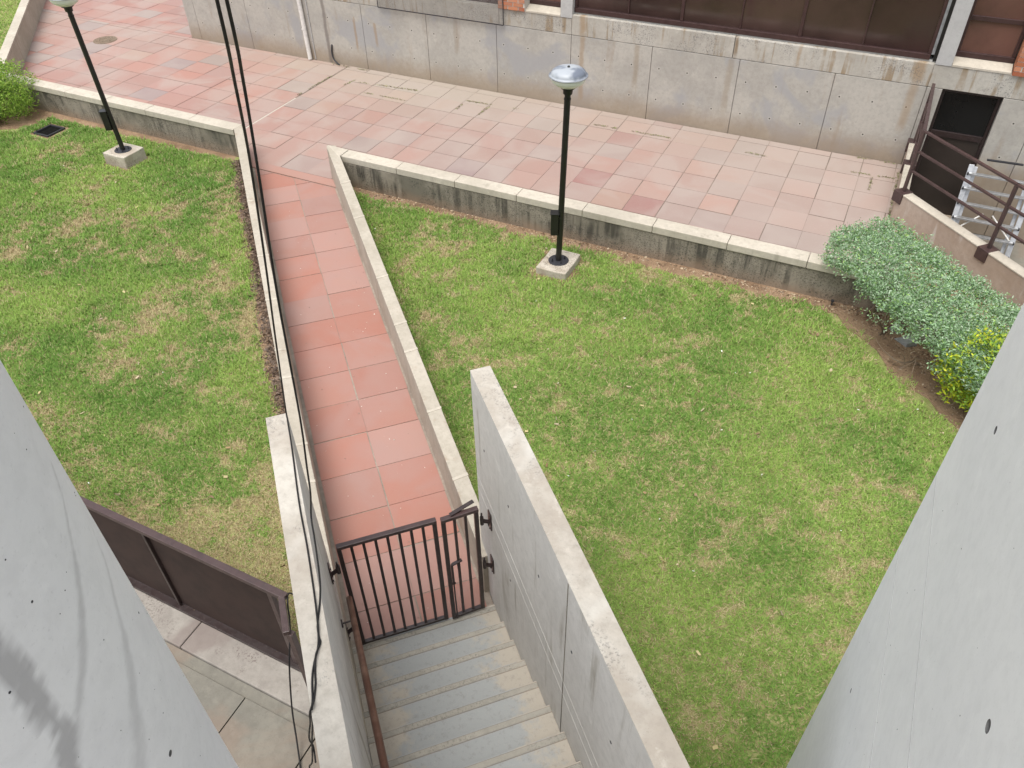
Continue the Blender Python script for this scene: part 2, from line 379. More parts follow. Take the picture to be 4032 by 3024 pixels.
PINK = tone([(-30, (.345, .185, .155)), (-12, (.345, .20, .17)), (-9, (.335, .228, .198)), (-4, (.335, .23, .20)), (1, (.345, .275, .245))], .028,
            [(.035, (.275, .205, .195), -40, -3), (.05, (.275, .15, .135), -9, -2.5), (.06, (.305, .235, .212), -40, 5), (.03, (.36, .235, .19), -40, 5)])
TERRA = tone([(-30, (.35, .19, .155)), (0, (.345, .178, .142))], .02, [(.3, (.36, .205, .17), -40, 40), (.2, (.345, .16, .122), -40, 40)])
def dust(p, c):
    y = p[1] + SK * p[0]; k = float(fbm(p[0] + 40, p[1] + 40, .55, 3)); d = np.clip((y - 12.6) / 1.8, 0, 1) * np.clip(1.15 - abs(p[0] + 9.5) / 6.5, 0.35, 1)
    d = np.clip(d * .95 + (k - .5) * .4, 0, .88); return c * (1 - d) + np.array((.36, .315, .262)) * d
pl = MB()
tiles(pl, -11.5, .7, 10.25, 15.3, .573, .573, [hp_y(10.25, -1), hp_y(FY - .02, 1), hp_x(.63, 1)], PINK, F, dust=dust)
tiles(pl, .63, 1.3, 10.25, 13, .573, .573, [hp_y(10.25, -1), hp_b(9.4, 1), hp_b(7.7, -1), hp_x(.98, 1)], PINK, F)
tiles(pl, -30.43, -11.53, 10.44, 15.3, .70, .56, [hp_y(10.3, -1), hp_y(FY - .02, 1), hp_b(-4.95, -1), hp_x(-11.53, 1)], PINK, F, dust=dust)
tiles(pl, -46.53, -16.3, 15.06 - .42, 34, .70, .56, [hp_y(FY - .014, -1), hp_b(-4.95, -1), hp_x(-16.38, 1)], PINK, F)
po = pl.build('plaza', M['plazatile'], colors=True); tag(po, kind='structure')
slab('cement_joint', [F(-11.545, 10.45), F(-11.495, 10.45), F(-11.495, 13.0), F(-11.545, 13.0)], -.004, M['cement'], .05)
slab('plaza_bed', [F(-11.6, 10.25), F(.7, 10.25), F(.7, 12.95), F(.66, FY), F(-11.6, FY)], -.006, M['grout'])
slab('planting_bed', [F(.7, 10.3), PB(lineX(10.3, 7.7), 7.7), PB(2, 7.7), PB(2, 9.45), PB(8.9, 9.45), F(.7, 12.94)], -.006, M['soil'])
slab('plaza_bed', [F(-11.6, 10.3), F(-11.6, FY), F(-16.36, FY), F(-16.36, 34), PB(44, -5), PB(lineX(10.3, -5), -5)], -.006, M['grout'])
pt = MB()
for bcol in ((-.228, .413), (.413, 1.054)):
    tiles(pt, 3.92 - .025, 15.3, bcol[0], bcol[1], .6, .641, [hp_y(10.0, 1), hp_b(1.05, 1), hp_a(4.145, -1)], TERRA, PB, gap=.0065)
bq = [F(-11.2, 10.02), F(-8, 10.02), F(-8, 10.235), F(-11.2, 10.235)]
bq = clip(bq, [hp_b(-.26, -1), hp_b(1.08, 1)])
pt.hexa([(x, y, -.02) for x, y in bq], [(x, y, .012) for x, y in bq], (.37, .21, .17))
tag(pt.build('path', M['pathtile'], colors=True), kind='structure')
M['pathgrout'] = concrete('path_grout', (.23, .19, .155), (.36, .31, .255))
slab('path_bed', [PB(4.13, -.3), PB(14.6, -.3), PB(13.2, 1.12), PB(4.13, 1.12)], -.007, M['pathgrout'])

# ------------------------------------------------------------------ garden walls
HC = .58
def coping(mb, p0, p1, d, n, z0, z1, over=.012, gap=.006):     # coping stones from p0 to p1, width vector d
    p0, p1, d = np.array(p0), np.array(p1), np.array(d); L = np.linalg.norm(p1 - p0); u = (p1 - p0) / L; nd = d / np.linalg.norm(d)
    for i in range(n):
        g = gap * random.uniform(.5, 1.4); a = p0 + u * (L * i / n + g / 2); b = p0 + u * (L * (i + 1) / n - g / 2); dz = random.uniform(-.003, .003)
        mb.prism([tuple(a - nd * over), tuple(b - nd * over), tuple(b + d + nd * over), tuple(a + d + nd * over)], z0, z1 + dz)
w = thing('garden_wall', 'low concrete wall wrapping the right lawn in a sharp V, path side and plaza side', 'garden wall', (*PB(10, 1.15), 0))
aT = lineX(10.39, 1.075); aI = lineX(10.15, 1.245)
MB().prism([PB(4.3, 1.075), PB(aT - .05, 1.075), PB(aT - .02, 1.11), PB(aT - .09, 1.24), PB(4.3, 1.24)], -.9, HC - .004).build('curb', M['curb'], w, bevel=.008)
xT = PB(aT, 1.075)[0]
MB().prism([F(xT + .06, 10.375), PB(aI - .01, 1.235), F(.87, 10.165), PB(2, 7.665), PB(2, 7.85), F(1.05, 10.375)], -.9, HC - .12).build('wall', M['retain'], w)
cp = MB(); coping(cp, F(-9.14 + .9, 10.15), F(.78, 10.15), (0, .24), 8, HC - .115, HC, .01)
cp.prism([F(xT + .03, 10.40), PB(aI - .10, 1.222), F(-8.25, 10.14), F(-8.25, 10.40)], HC - .115, HC)
coping(cp, PB(6.9, 7.655), PB(2, 7.655), tuple(Q2 * .2), 5, HC - .115, HC, .01)
cp.build('coping', M['coping'], w, bevel=.01)
cj = MB()
for a in (12.1, 10.9, 9.18, 8.06, 7.48, 6.36, 5.3):            # pale mortar smears on the curb joints
    cj.prism([PB(a, 1.072), PB(a + .035, 1.072), PB(a + .06, 1.242), PB(a + .02, 1.242)], HC - .1, HC + .001)
cj.build('mortar', M['coping'], w)
w = thing('garden_wall', 'low concrete wall bounding the left lawn, its long curb running under the black cables', 'garden wall', (*PB(10, -.34), 0))
bL0, bL1 = -.265, -.42
aT = lineX(10.44, bL0); aI = lineX(10.2, bL1)
MB().prism([PB(3.0, bL0), PB(aT - .03, bL0), F(PB(aT, bL0)[0] - .2, 10.42), PB(aI, bL1), PB(3.0, bL1)], -.9, HC - .004).build('curb', M['curb'], w, bevel=.008)
xT = PB(aT, bL0)[0]; xI = PB(aI, bL1)[0]
MB().prism([F(-17.6, 10.21), F(xI - .002, 10.21), F(xT - .21, 10.425), F(-17.6, 10.425)], -.9, HC - .12).build('wall', M['retain'], w)
cp = MB(); coping(cp, F(-17.3, 10.2), F(xI - .02, 10.2), (0, .24), 6, HC - .115, HC, .01); cp.build('coping', M['coping'], w, bevel=.01)
cj = MB()
for a in (9.16, 8.04, 7.49, 6.33, 5.76, 10.3, 12.0):
    cj.prism([PB(a, bL0 + .003), PB(a + .035, bL0 + .003), PB(a + .06, bL1 - .003), PB(a + .02, bL1 - .003)], HC - .1, HC + .001)
cj.build('mortar', M['coping'], w)
w = thing('garden_wall', 'pale concrete parapet at the far left edge of the plaza, cut by the photo corner', 'garden wall', (*PB(20, -5), 0))
aB = lineX(10.3, -4.93)
MB().prism([PB(aB, -4.93), PB(42, -4.93), PB(42, -5.12), PB(aB - .2, -5.12)], -.9, HC - .06).build('wall', M['curb'], w)
cp = MB(); coping(cp, PB(aB, -5.13), PB(42, -5.13), tuple(Q2 * .2), 22, HC - .055, HC + .003, .004); cp.build('coping', M['coping'], w, bevel=.008)

# cheek wall of the sunken yard
w = thing('yard_wall', 'rough buff plastered wall with a pale top below the brown steel railing', 'wall', (*PB(7, 9.48), 0))
ZT = .5
corner_o, corner_i = F(.60, 13.10), F(.74, 13.02)
cw = MB().prism([(.612, FY - SK * .61 - .004), (.612, 12.905), PB(3.0, 9.42), PB(3.0, 9.575), (.755, 13.0), (.755, FY - SK * .75 - .004)], -1.05, ZT - .03)
cw.build('wall', M['cheek'], w)
MB().prism([(.607, FY - SK * .61 - .004), (.607, 12.90), PB(3.0, 9.412), PB(3.0, 9.583), (.76, 13.003), (.76, FY - SK * .75 - .004)], ZT - .028, ZT).build('wall_top', M['coping'], w, bevel=.008)

# ------------------------------------------------------------------ stairs with tall walls
ST = thing('garden_stairs', 'grey stone stairs with grooved nosings climbing between two tall concrete walls', 'stairs', (*PB(3, .4), 0))
RISE, GO, A0 = .155, .2925, 3.845
def stair_tread(mb, a1, a0, z, n=14):                           # top faces subdivided for the dirt film
    b0, b1 = -.268, 1.122; m = 6; vs = []; cs = []
    for i in range(m + 1):
        for j in range(n + 1):
            a = a1 + (a0 - a1) * i / m; b = b0 + (b1 - b0) * j / n; x, y = PB(a, b); vs.append((x, y, z))
            d = min((b - b0) * .8, b1 - b); cs.append(max(0, 1 - d / .5) * .85 + (.25 if i >= m - 1 else 0))
    o = len(mb.v); mb.add(vs, [(i * (n + 1) + j, i * (n + 1) + j + 1, (i + 1) * (n + 1) + j + 1, (i + 1) * (n + 1) + j) for i in range(m) for j in range(n)])
    for k, c in enumerate(cs): mb.c[o + k] = (c, c, c)
stp = MB(); nose = MB()
def grooves(a, z):                                              # raised twin ribs near the nosing
    nose.prism([PB(a - .012, -.266), PB(a - .052, -.266), PB(a - .052, 1.12), PB(a - .012, 1.12)], z - .01, z + .0022)
    for da in (-.009, -.055): nose.prism([PB(a + da, -.266), PB(a + da - .0045, -.266), PB(a + da - .0045, 1.12), PB(a + da, 1.12)], z - .01, z + .0012, mi=1)
stair_tread(stp, 4.14, A0 - .02, .004)
nose_cols = []
grooves(4.13, .004)
for k in range(1, 11):
    a = A0 - (k - 1) * GO; z = k * RISE; a2 = a - GO if k < 10 else -.6
    stair_tread(stp, a, a2 - .03, z)
    stp.add([(*PB(a, -.268), z - RISE - .01), (*PB(a, 1.122), z - RISE - .01), (*PB(a, 1.122), z), (*PB(a, -.268), z)], [(3, 2, 1, 0)], (.6, .6, .6))
    grooves(a, z)
stp.build('step', M['stair'], ST, colors=True)
nm = concrete('nosing_stone', (.31, .295, .255), (.375, .35, .30), speck=((.17, .16, .14), .42, .8))
nose.build('nosing', [nm, M['grout']], ST)
def tallwall(name, b0, b1, a1, ztop, label, topw):
    r = thing('stair_wall', label, 'wall', (*PB(3, (b0 + b1) / 2), 0))
    MB().prism([PB(a1, b0), PB(a1, b1), PB(-.3, b1), PB(-.3, b0)], -.95, ztop - .006).build('wall', M['tallwall'], r, bevel=.006)
    MB().prism([PB(a1 + .001, b0 - .001), PB(a1 + .001, b1 + .001), PB(-.3, b1 + .001), PB(-.3, b0 - .001)], ztop - .0055, ztop).build('wall_top', M['walltop'], r, bevel=.003)
    return r
RW = tallwall('r', 1.125, 1.288, 4.49, 2.715, 'tall smooth grey concrete wall on the lawn side of the stairs, bearing the short gate leaf', 0)
LW = tallwall('l', -.425, -.272, 4.505, 2.70, 'tall concrete wall with speckled top carrying the black cables beside the stairs', 0)
grs = MB()
for z in (1.53, 1.36): grs.box(-.3, 4.485, 1.1235, 1.126, z, z + .006, fr=PB)
grs.build('formwork_ridge', concrete('ridge_concrete', (.50, .48, .45), (.66, .64, .6)), RW)
gr = MB()                                                       # formwork seams on the stair side: one level, one plumb
gr.box(2.45, 2.462, 1.1235, 1.126, .7, 2.7, fr=PB)
gr.build('formwork_seam', M['retain'], RW)
hb_ = MB()
for a in (1.75, 2.35, 2.95, 3.6, 4.2):
    for z in (1.15, 2.1):
        if z < 1.5 and a < 3.4: continue
        c = Vector((*PB(a, 1.1245), z)); n = Vector((Q2[0], Q2[1], 0)); hb_.tube([c - n * .002, c + n * .004], .011, 10)
hb_.build('tie_hole', M['plastic'], RW)

# ------------------------------------------------------------------ handrail
hr = thing('handrail', 'round brown wooden handrail sloping up along the left stair wall', 'handrail', (*PB(4, -.18), 0))
h0 = Vector((*PB(4.07, -.172), .875)); h1 = Vector((*PB(1.45, -.138), 2.26))
HD = (h1 - h0).normalized()
MB().tube([h0, h0 + HD * .01, h1 + HD * .9], [.022, .026, .026], 16).build('rail', M['wood'], hr, smooth=True, auto=50)
for s in (.32, 2.9):
    p = h0 + HD * s; a, b = AB(p.x, p.y); q = Vector((*PB(a, -.272), p.z - .06))
    MB().tube([q, Vector((p.x, p.y, p.z - .06)), p], .008, 8).tube([q, q + Vector((Q2[0], Q2[1], 0)) * .012], .035, 12).build('bracket', M['gatepaint'], hr)

# ------------------------------------------------------------------ stair gate
gt = thing('stair_gate', 'dark brown barred metal gate in two leaves across the foot of the stairs', 'gate', (*PB(4.13, .4), 0))
GA = 4.13; Z0, Z1 = .035, 1.5
def leaf(b0, b1, nb, name, tw=0.0):
    fr = MB(); g = lambda b, z: Vector((*PB(GA + tw * (b - b1), b), z))
    fr.bar(g(b0, Z0), g(b0, Z1), .036, .036, (P2[0], P2[1], 0)); fr.bar(g(b1, Z0), g(b1, Z1), .036, .036, (P2[0], P2[1], 0))
    fr.bar(g(b0 - .018, Z1 + .002), g(b1 + .018, Z1 + .002), .046, .036, mi=1); fr.bar(g(b0 + .018, Z0 + .02), g(b1 - .018, Z0 + .02), .034, .034)  # top rail in the paler paint: its sky reflection is put into the colour
    o = fr.build(name, [M['gatepaint'], M['brown']], gt, bevel=.003)
    for k in range(nb):
        b = b0 + (b1 - b0) * (k + 1) / (nb + 1)
        MB().bar(g(b, Z0 + .037), g(b, Z1 - .017), .024, .02, (P2[0], P2[1], 0)).build('bar', M['gatepaint'], o)
    return o
leaf(-.152, .642, 7, 'leaf'); lf2 = leaf(.714, 1.004, 2, 'leaf', .06)
ub = MB(); G = lambda a, b, z: Vector((*PB(a, b), z))
ub.tube([G(GA - .03, .745, .03), G(GA - .03, .745, .60)], .007, 8).tube([G(GA - .03, .745, .60), G(GA - .03, .745, .88)], .011, 8)
ub.bar(G(GA - .03, .745, .88), G(GA - .02, .84, .90), .03, .012).tube([G(GA - .03, .80, .87), G(GA - .05, .80, .78)], .010, 8)
ub.lathe([(.012, -.012), (.019, 0), (.012, .012)], 10, tuple(G(GA - .03, .745, .6)))
ub.build('drop_bolt', M['gatepaint'], gt)
MB().bar(G(GA - .005, .78, 1.528), G(GA + .055, 1.0, 1.55), .035, .008).build('latch_plate', M['gatepaint'], gt)
for b, wb, zz in ((-.178, -.271, 1.22), (-.178, -.271, .33), (1.03, 1.124, 1.33), (1.03, 1.124, .70)):
    s = 1 if b > 0 else -1
    hg = MB(); hg.tube([G(GA, b + s * .02, zz - .045), G(GA, b + s * .02, zz + .05)], .017, 12).tube([G(GA, b + s * .02, zz + .05), G(GA, b + s * .02, zz + .10)], .008, 8)
    hg.bar(G(GA, b + s * .02, zz), G(GA - .01, wb - s * .008, zz - .03), .03, .02)
    hg.box(GA - .05, GA + .03, wb - s * .011, wb - s * .001, zz - .11, zz + .09, fr=PB)
    for da, dz in ((-.03, .07), (-.03, -.09), (.012, -.09)): hg.tube([G(GA + da, wb - s * .01, zz + dz), G(GA + da, wb - s * .02, zz + dz)], .008, 6)
    hg.build('hinge', M['gatepaint'], gt)

# ------------------------------------------------------------------ mesh panel on the left kerb
YP = 2.385
pg = thing('mesh_panel', 'brown steel gate panel of perforated sheet standing on the kerb beside the left stair wall', 'panel', (*F(-4.5, YP), 0))
XE = -3.385
f = MB(); V3 = lambda x, z, dy=0: Vector((*F(x, YP + dy), z))
f.bar(V3(-9, 1.19), V3(XE + .12, 1.19), .062, .05)  # paler than bottom rail and stiles, sky sheen on the rail painted as colour
e0 = V3(XE + .09, 1.19, -.02); e1 = e0 - Vector((P2[0], P2[1], 0)) * .34
f.bar(e0, e1, .052, .048)
MB().box(-9, XE + .09, YP - .06, YP + .03, .004, .04, fr=F).build('bottom_rail', M['gatepaint'], pg, bevel=.003)
f.bar(V3(XE - .05, .05), V3(XE - .05, 1.165), .05, .045, (0, 1, 0)).bar(V3(-9, .05), V3(-9, 1.165), .05, .045, (0, 1, 0))
f.build('frame', M['brown'], pg, bevel=.004)
MB().bar(e1 + Vector((.01, .03, -.024)), e1 + Vector((.01, .03, -1.18)), .05, .05, (0, 1, 0)).build('post', M['brown'], pg, bevel=.004)
for x in (-4.83, -6.4, -7.9): MB().bar(V3(x, .05, -.012), V3(x, 1.165, -.012), .03, .03, (0, 1, 0)).build('stile', M['gatepaint'], pg, bevel=.003)
t = NT('perforated_sheet', .6, .15)                              # punched sheet: holes as dark dots in the metal
xs = t.xyz(); hx = t.math('PINGPONG', t.math('MULTIPLY', t.math('ADD', xs[0], xs[2]), 1.0), .006); hz = t.math('PINGPONG', t.math('SUBTRACT', xs[2], xs[0]), .006)
dd = t.math('ADD', t.math('POWER', hx, 2.0), t.math('POWER', hz, 2.0))
t.base(t.mix(t.step(dd, .000004, .00001, 1, 0), t.mix(t.step(t.noise(4, 5, .7), .4, .7), (.048, .031, .027), (.032, .022, .02)), (.030, .022, .016))); M['perf'] = t.m
MB().box(-9, XE - .07, YP + .004, YP + .008, .05, 1.165, fr=F).build('sheet', M['perf'], pg)

# kerb and lower paving
tag(MB().box(-12, -4.55, 2.04, 2.40, -.6, .0, fr=F).box(-4.54, -2.82, 2.04, 2.40, -.6, .002, fr=F).build('kerb', M['kerb'], bevel=.01), kind='structure')
tag(MB().box(-12, -2.3, 1.93, 2.035, -.6, -.035, fr=F).build('channel', M['floor']), kind='structure')
fl = MB(); fcols = [((.34, .31, .26), 1), ((.31, .27, .22), 1), ((.33, .27, .21), 1)]
for i, (xa, xb) in enumerate(((-9, -6.2), (-6.19, -4.97), (-4.96, -3.68), (-3.67, -2.9), (-2.89, -1.3))):
    for (ya, yb) in ((1.30, 1.925), (.62, 1.29), (-1, .61)): fl.box(xa + (.2 if ya < 1 else 0), xb + (.2 if ya < 1 else 0) - .003, ya, yb, -.5, -.02 + random.uniform(-.002, .002), fr=F)
tag(fl.build('lower_floor', M['floor']), kind='structure')

# ------------------------------------------------------------------ cables
def smooth_path(p, n=6):
    p = [np.array(q, float) for q in p]; out = []
    for i in range(len(p) - 1):
        a, b, c, d = p[max(i - 1, 0)], p[i], p[i + 1], p[min(i + 2, len(p) - 1)]
        for k in range(n):
            t_ = k / n; out.append(.5 * ((2 * b) + (c - a) * t_ + (2 * a - 5 * b + 4 * c - d) * t_ ** 2 + (3 * b - a - 3 * c + d) * t_ ** 3))
    out.append(p[-1]); return [tuple(q) for q in out]
CR = .0058; zc = 2.706
cA = [(-1.35, 1.38, 8.2), (-1.60, 1.62, 7.0), (-1.831, 1.847, 6.008), (-2.048, 2.054, 5.66), (-2.307, 2.29, 5.222), (-2.626, 2.538, 4.508), (-2.914, 2.746, 3.823), (-3.166, 2.92, 3.145), (-3.33, 3.04, 2.74),
      (-3.22, 2.92, zc), (-3.063, 2.752, zc), (-2.726, 2.38, zc), (-2.482, 2.13, zc), (-2.275, 1.908, zc), (-2.11, 1.725, zc + .012), (-2.016, 1.601, zc), (-1.972, 1.504, zc), (-1.926, 1.42, zc), (-1.847, 1.314, zc), (-1.825, 1.262, zc), (-1.90, 1.30, 2.5), (-1.995, 1.355, 2.25), (-2.101, 1.381, 1.9), (-2.11, 1.39, 1.75), (-2.06, 1.33, 1.7)]
cB = [(-1.34, 1.40, 8.2), (-1.59, 1.64, 7.0), (-1.812, 1.866, 6.007), (-2.027, 2.073, 5.658), (-2.186, 2.197, 5.219), (-2.293, 2.234, 4.572), (-2.434, 2.306, 3.678), (-2.497, 2.315, 3.229), (-2.55, 2.333, 2.934), (-2.575, 2.308, 2.72), (-2.441, 2.161, zc), (-2.256, 1.951, zc), (-2.169, 1.83, zc), (-2.093, 1.701, zc), (-2.04, 1.64, zc), (-2.01, 1.612, zc), (-1.983, 1.535, zc + .011), (-1.938, 1.463, zc), (-1.891, 1.402, zc), (-1.847, 1.327, zc), (-1.826, 1.279, zc), (-1.90, 1.30, 2.42), (-2.04, 1.357, 2.0), (-2.168, 1.381, 1.5), (-2.285, 1.418, 1.2), (-2.3, 1.42, .9)]
cC = [(-3.33, 2.62, .9), (-3.29, 2.50, 1.15), (-3.222, 2.40, 1.17), (-3.19, 2.33, 1.0), (-3.127, 2.157, .75), (-3.13, 2.089, .5), (-3.088, 1.981, .25), (-2.984, 1.847, .08), (-2.846, 1.685, -.01), (-2.6, 1.4, -.012)]
for pts, lab in ((cA, 'black cable hanging from above onto the far end of the left stair wall'), (cB, 'black cable hanging from above and meeting the stair wall top halfway, bending along its edge'), (cC, 'loose black cable draped over the bracket of the brown mesh panel')):
    tag(MB().tube(smooth_path(pts), CR if pts is not cC else .0075, 8).build('cable', M['rubber'], smooth=True), lab, 'cable', 'black cables')

# ------------------------------------------------------------------ foreground pillars
pc = (-1.7943, .1437); pr = .6
nth, nz = 240, 420; zt0, zt1 = -1.0, 9.0
th = np.linspace(0, 2 * np.pi, nth, endpoint=False); zz = np.concatenate([np.linspace(-1, 3.2, 30, endpoint=False), np.linspace(3.2, 6.6, 380, endpoint=False), np.linspace(6.6, 9.2, 12)])
TH, ZZ = np.meshgrid(th, zz); co = np.stack([pc[0] + pr * np.cos(TH), pc[1] + pr * np.sin(TH), ZZ], -1).reshape(-1, 3)
nzz = len(zz); ii, jj = np.meshgrid(np.arange(nzz - 1), np.arange(nth), indexing='ij')
fc = np.stack([ii * nth + jj, ii * nth + (jj + 1) % nth, (ii + 1) * nth + (jj + 1) % nth, (ii + 1) * nth + jj], -1).reshape(-1, 4)
lp = raw_mesh('concrete_pillar', co, fc, M['pillar']); lp.data.polygons.foreach_set('use_smooth', [True] * len(fc))
tag(lp, 'round pale concrete pillar with grey run-off streaks at the lower left', 'pillar')
DEG = np.degrees(TH).ravel(); DEG = np.where(DEG > 180, DEG - 360, DEG); ZF = ZZ.ravel(); U = np.radians(DEG) * pr
def seg_dist(pts, wd, amp, soft):
    best = np.zeros(len(U)); n = fbm(U * 1 + 30, ZF * 1 + 30, 14, 2) - .5; n2 = fbm(U + 10, ZF + 50, 45, 5) - .5
    for (d0, z0, w0), (d1, z1, w1) in zip([(p[0], p[1], w_) for p, w_ in zip(pts, wd)][:-1], [(p[0], p[1], w_) for p, w_ in zip(pts, wd)][1:]):
        x0, x1 = math.radians(d0) * pr, math.radians(d1) * pr; dx, dz = x1 - x0, z1 - z0; L2 = dx * dx + dz * dz
        tt = np.clip(((U - x0) * dx + (ZF - z0) * dz) / L2, 0, 1); d = np.hypot(U - x0 - tt * dx, ZF - z0 - tt * dz)
        wv = (w0 + (w1 - w0) * tt) * (1 + 1.4 * n + 1.0 * n2)
        best = np.maximum(best, np.clip((wv - d) / (soft * np.maximum(w0, .005)) + .5, 0, 1))
    return best * amp
st1 = [(53.3, 5.427), (48.2, 5.37), (41.9, 5.318), (36.8, 5.254), (30.3, 5.175), (23.5, 5.104), (16.6, 5.036), (9.3, 4.929), (4, 4.85)]
st2 = [(53.9, 5.168), (50.1, 5.104), (43.4, 5.042), (38.1, 4.962), (32.9, 4.879), (27.3, 4.804), (19.3, 4.678)]
bd = [(9, 5.46), (11.5, 5.375), (12.2, 5.29), (12.0, 5.20), (12.2, 5.11), (12.2, 5.027), (8.5, 4.929), (4, 4.8)]
stn = np.maximum.reduce([seg_dist(st1, [.004, .005, .007, .009, .012, .014, .016, .018, .02], .5, 1.2), seg_dist(st2, [.003, .005, .008, .011, .015, .02, .028], .4, 1.5), seg_dist(bd, [.03, .03, .027, .028, .03, .032, .03, .03], .9, .55)])
tcol = np.stack([stn, stn, stn, np.ones_like(stn)], -1)
at = lp.data.color_attributes.new('stain', 'FLOAT_COLOR', 'POINT'); at.data.foreach_set('color', tcol.astype(np.float32).ravel())
th_ = MB()
for dg, z in ((28.5, 4.529), (22.7, 5.356), (9.5, 5.259), (51.5, 4.851)):
    v = Vector((math.cos(R(dg)), math.sin(R(dg)), 0)); c = Vector((*pc, z)) + v * pr; th_.tube([c - v * .01, c + v * .0008], .009 if dg == 28.5 else .003, 12)
for k in range(46):
    dg, z = rng.uniform(-5, 62), rng.uniform(4.2, 6.0); v = Vector((math.cos(R(dg)), math.sin(R(dg)), 0)); c = Vector((*pc, z)) + v * pr; th_.tube([c - v * .01, c + v * .0006], float(rng.uniform(.0007, .0022)), 7)
o = th_.build('pinhole', M['plastic']); o.parent = lp

rp = thing('concrete_pillar', 'flat sided pale concrete pillar at the lower right with large tie holes', 'pillar', (1.0, 1.5, 0))
XF, YEND = .70, 3.085
HOLES = ((2.588, KH - 2.08, .017), (1.381, KH - 2.08, .020), (2.588, KH - 4.04, .014), (.2, KH - 2.08, .018))
sh_ = MB(); CH = .022
sh_.prism([(XF + CH, YEND), (XF, YEND - CH), (XF, -1.2), (1.15, -1.2), (1.15, YEND - CH), (1.15 - CH, YEND)], -1, 9.2)
k_ = next(i for i, f_ in enumerate(sh_.f) if len(f_) == 4 and all(abs(sh_.v[q][0] - XF) < 1e-6 for q in f_)); sh_.f.pop(k_); sh_.mi.pop()                                       # the face towards the stairs is laid out around the tie holes
ys_ = sorted({-1.2, YEND - CH} | {round(y + d, 4) for y, z, r in HOLES for d in (-.06, .06)}); zs_ = sorted({-1.0, 9.2} | {round(z + d, 4) for y, z, r in HOLES for d in (-.06, .06)})
for y0, y1 in zip(ys_[:-1], ys_[1:]):
    for z0, z1 in zip(zs_[:-1], zs_[1:]):
        h = [q for q in HOLES if abs((y0 + y1) / 2 - q[0]) < 1e-3 and abs((z0 + z1) / 2 - q[1]) < 1e-3]
        if not h: sh_.add([(XF, y0, z0), (XF, y0, z1), (XF, y1, z1), (XF, y1, z0)], [(0, 1, 2, 3)]); continue
        y, z, r = h[0]; n = 24; an = [2 * math.pi * k / n + math.pi / 4 for k in range(n)]
        sq = [(y + .06 * max(-1, min(1, 1.41422 * math.cos(a))), z + .06 * max(-1, min(1, 1.41422 * math.sin(a)))) for a in an]
        rings = [[(XF, *p) for p in sq], [(XF, y + r * math.cos(a), z + r * math.sin(a)) for a in an], [(XF + .006, y + r * .88 * math.cos(a), z + r * .88 * math.sin(a)) for a in an], [(XF + .08, y + r * .8 * math.cos(a), z + r * .8 * math.sin(a)) for a in an]]
        rf = lambda i: [(i * n + k, (i + 1) * n + k, (i + 1) * n + (k + 1) % n, i * n + (k + 1) % n) for k in range(n)]
        vv_ = [v for q in rings for v in q]; sh_.add(vv_, rf(0)); sh_.add(vv_, rf(1) + rf(2) + [tuple(3 * n + k for k in range(n))], mi=1)
ph_ = MB()
for k in range(60):
    c = Vector((XF, rng.uniform(.4, 3.0), rng.uniform(2.6, 5.6))); ph_.tube([c + Vector((-.0006, 0, 0)), c + Vector((.01, 0, 0))], float(rng.uniform(.0008, .0030)), 7)
ph_.build('pinhole', M['plastic'], rp)
sh_.build('shaft', [M['pillar'], concrete('tie_hole_shade', (.10, .10, .10), (.16, .16, .155))], rp)  # hole walls get a dark colour that paints in the shade of the recess
sm = MB()
for z in (KH - 3.372, KH - 2.806): sm.box(XF - .0008, XF + .004, -1.2, YEND - .025, z, z + .005)
sm.build('formwork_seam', concrete('seam_concrete', (.42, .42, .42), (.50, .50, .50)), rp)

# ------------------------------------------------------------------ the building across the plaza
B = thing('concrete_building', 'long fair faced concrete building with brown windows facing the plaza', 'building', (*F(-6, FY), 0))
fb = lambda mb, x0, x1, y0, y1, z0, z1, **k: mb.box(x0, x1, FY + y0, FY + y1, z0, z1, fr=F, **k)
jx = [-16.37, -16.03, -14.35, -12.67, -10.99, -9.315, -7.625, -5.95, -4.27, -2.59, -.90, .60]
m_ = MB(); g_ = .0042
for x0, x1 in zip(jx[:-1], jx[1:]): fb(m_, x0 + g_, x1 - g_, 0, .3, -.3 if x1 < .6 else -1.05, 1.405)
fb(m_, .60 + g_, .845, 0, .3, -1.05, 1.405)
xr = [1.775, 2.33, 4.0, 5.68, 7.36, 9.0]
for x0, x1 in zip(xr[:-1], xr[1:]): fb(m_, x0 + g_, x1 - g_, 0, .3, -1.05, 1.405)
m_.build('wall', M['facade'], B, bevel=.006)
bk = MB(); fb(bk, -16.3, .84, .03, 7, -1.05, 1.40); fb(bk, 1.78, 9, .03, 7, -1.05, 1.40)
fb(bk, -16.3, 9, .40, 7, 1.4, 5.5); fb(bk, .83, 1.8, .45, 7, -1.05, 1.42)
bk.build('core', M['plainwall'], B)
bd_ = MB()
fb(bd_, -16.37, -10.46, 0, .3, 1.412, 5.6)                      # solid end wall above the joint
fb(bd_, -10.455, -7.56, .0, .3, 1.412, 1.75)
fb(bd_, -7.555, -5.955, 0, .3, 1.412, 1.72)
for x0, x1 in ((-5.95, -2.745), (-2.735, .60), (.602, 9.0)): fb(bd_, x0, x1, 0, .3, 1.412, 1.785)
fb(bd_, -10.46, -7.56, .0, .3, 4.2, 5.6); fb(bd_, -5.95, .6, 0, .3, 4.6, 5.6)
bd_.build('band', M['band'], B, bevel=.008)
for q in ((-6.19, -5.94, 1.722), (.607, .856, 1.787)):
    pr_ = MB(); fb(pr_, q[0], q[1], -.012, .3, q[2], 5.6); pr_.build('pier', M['pier'], B, bevel=.006)
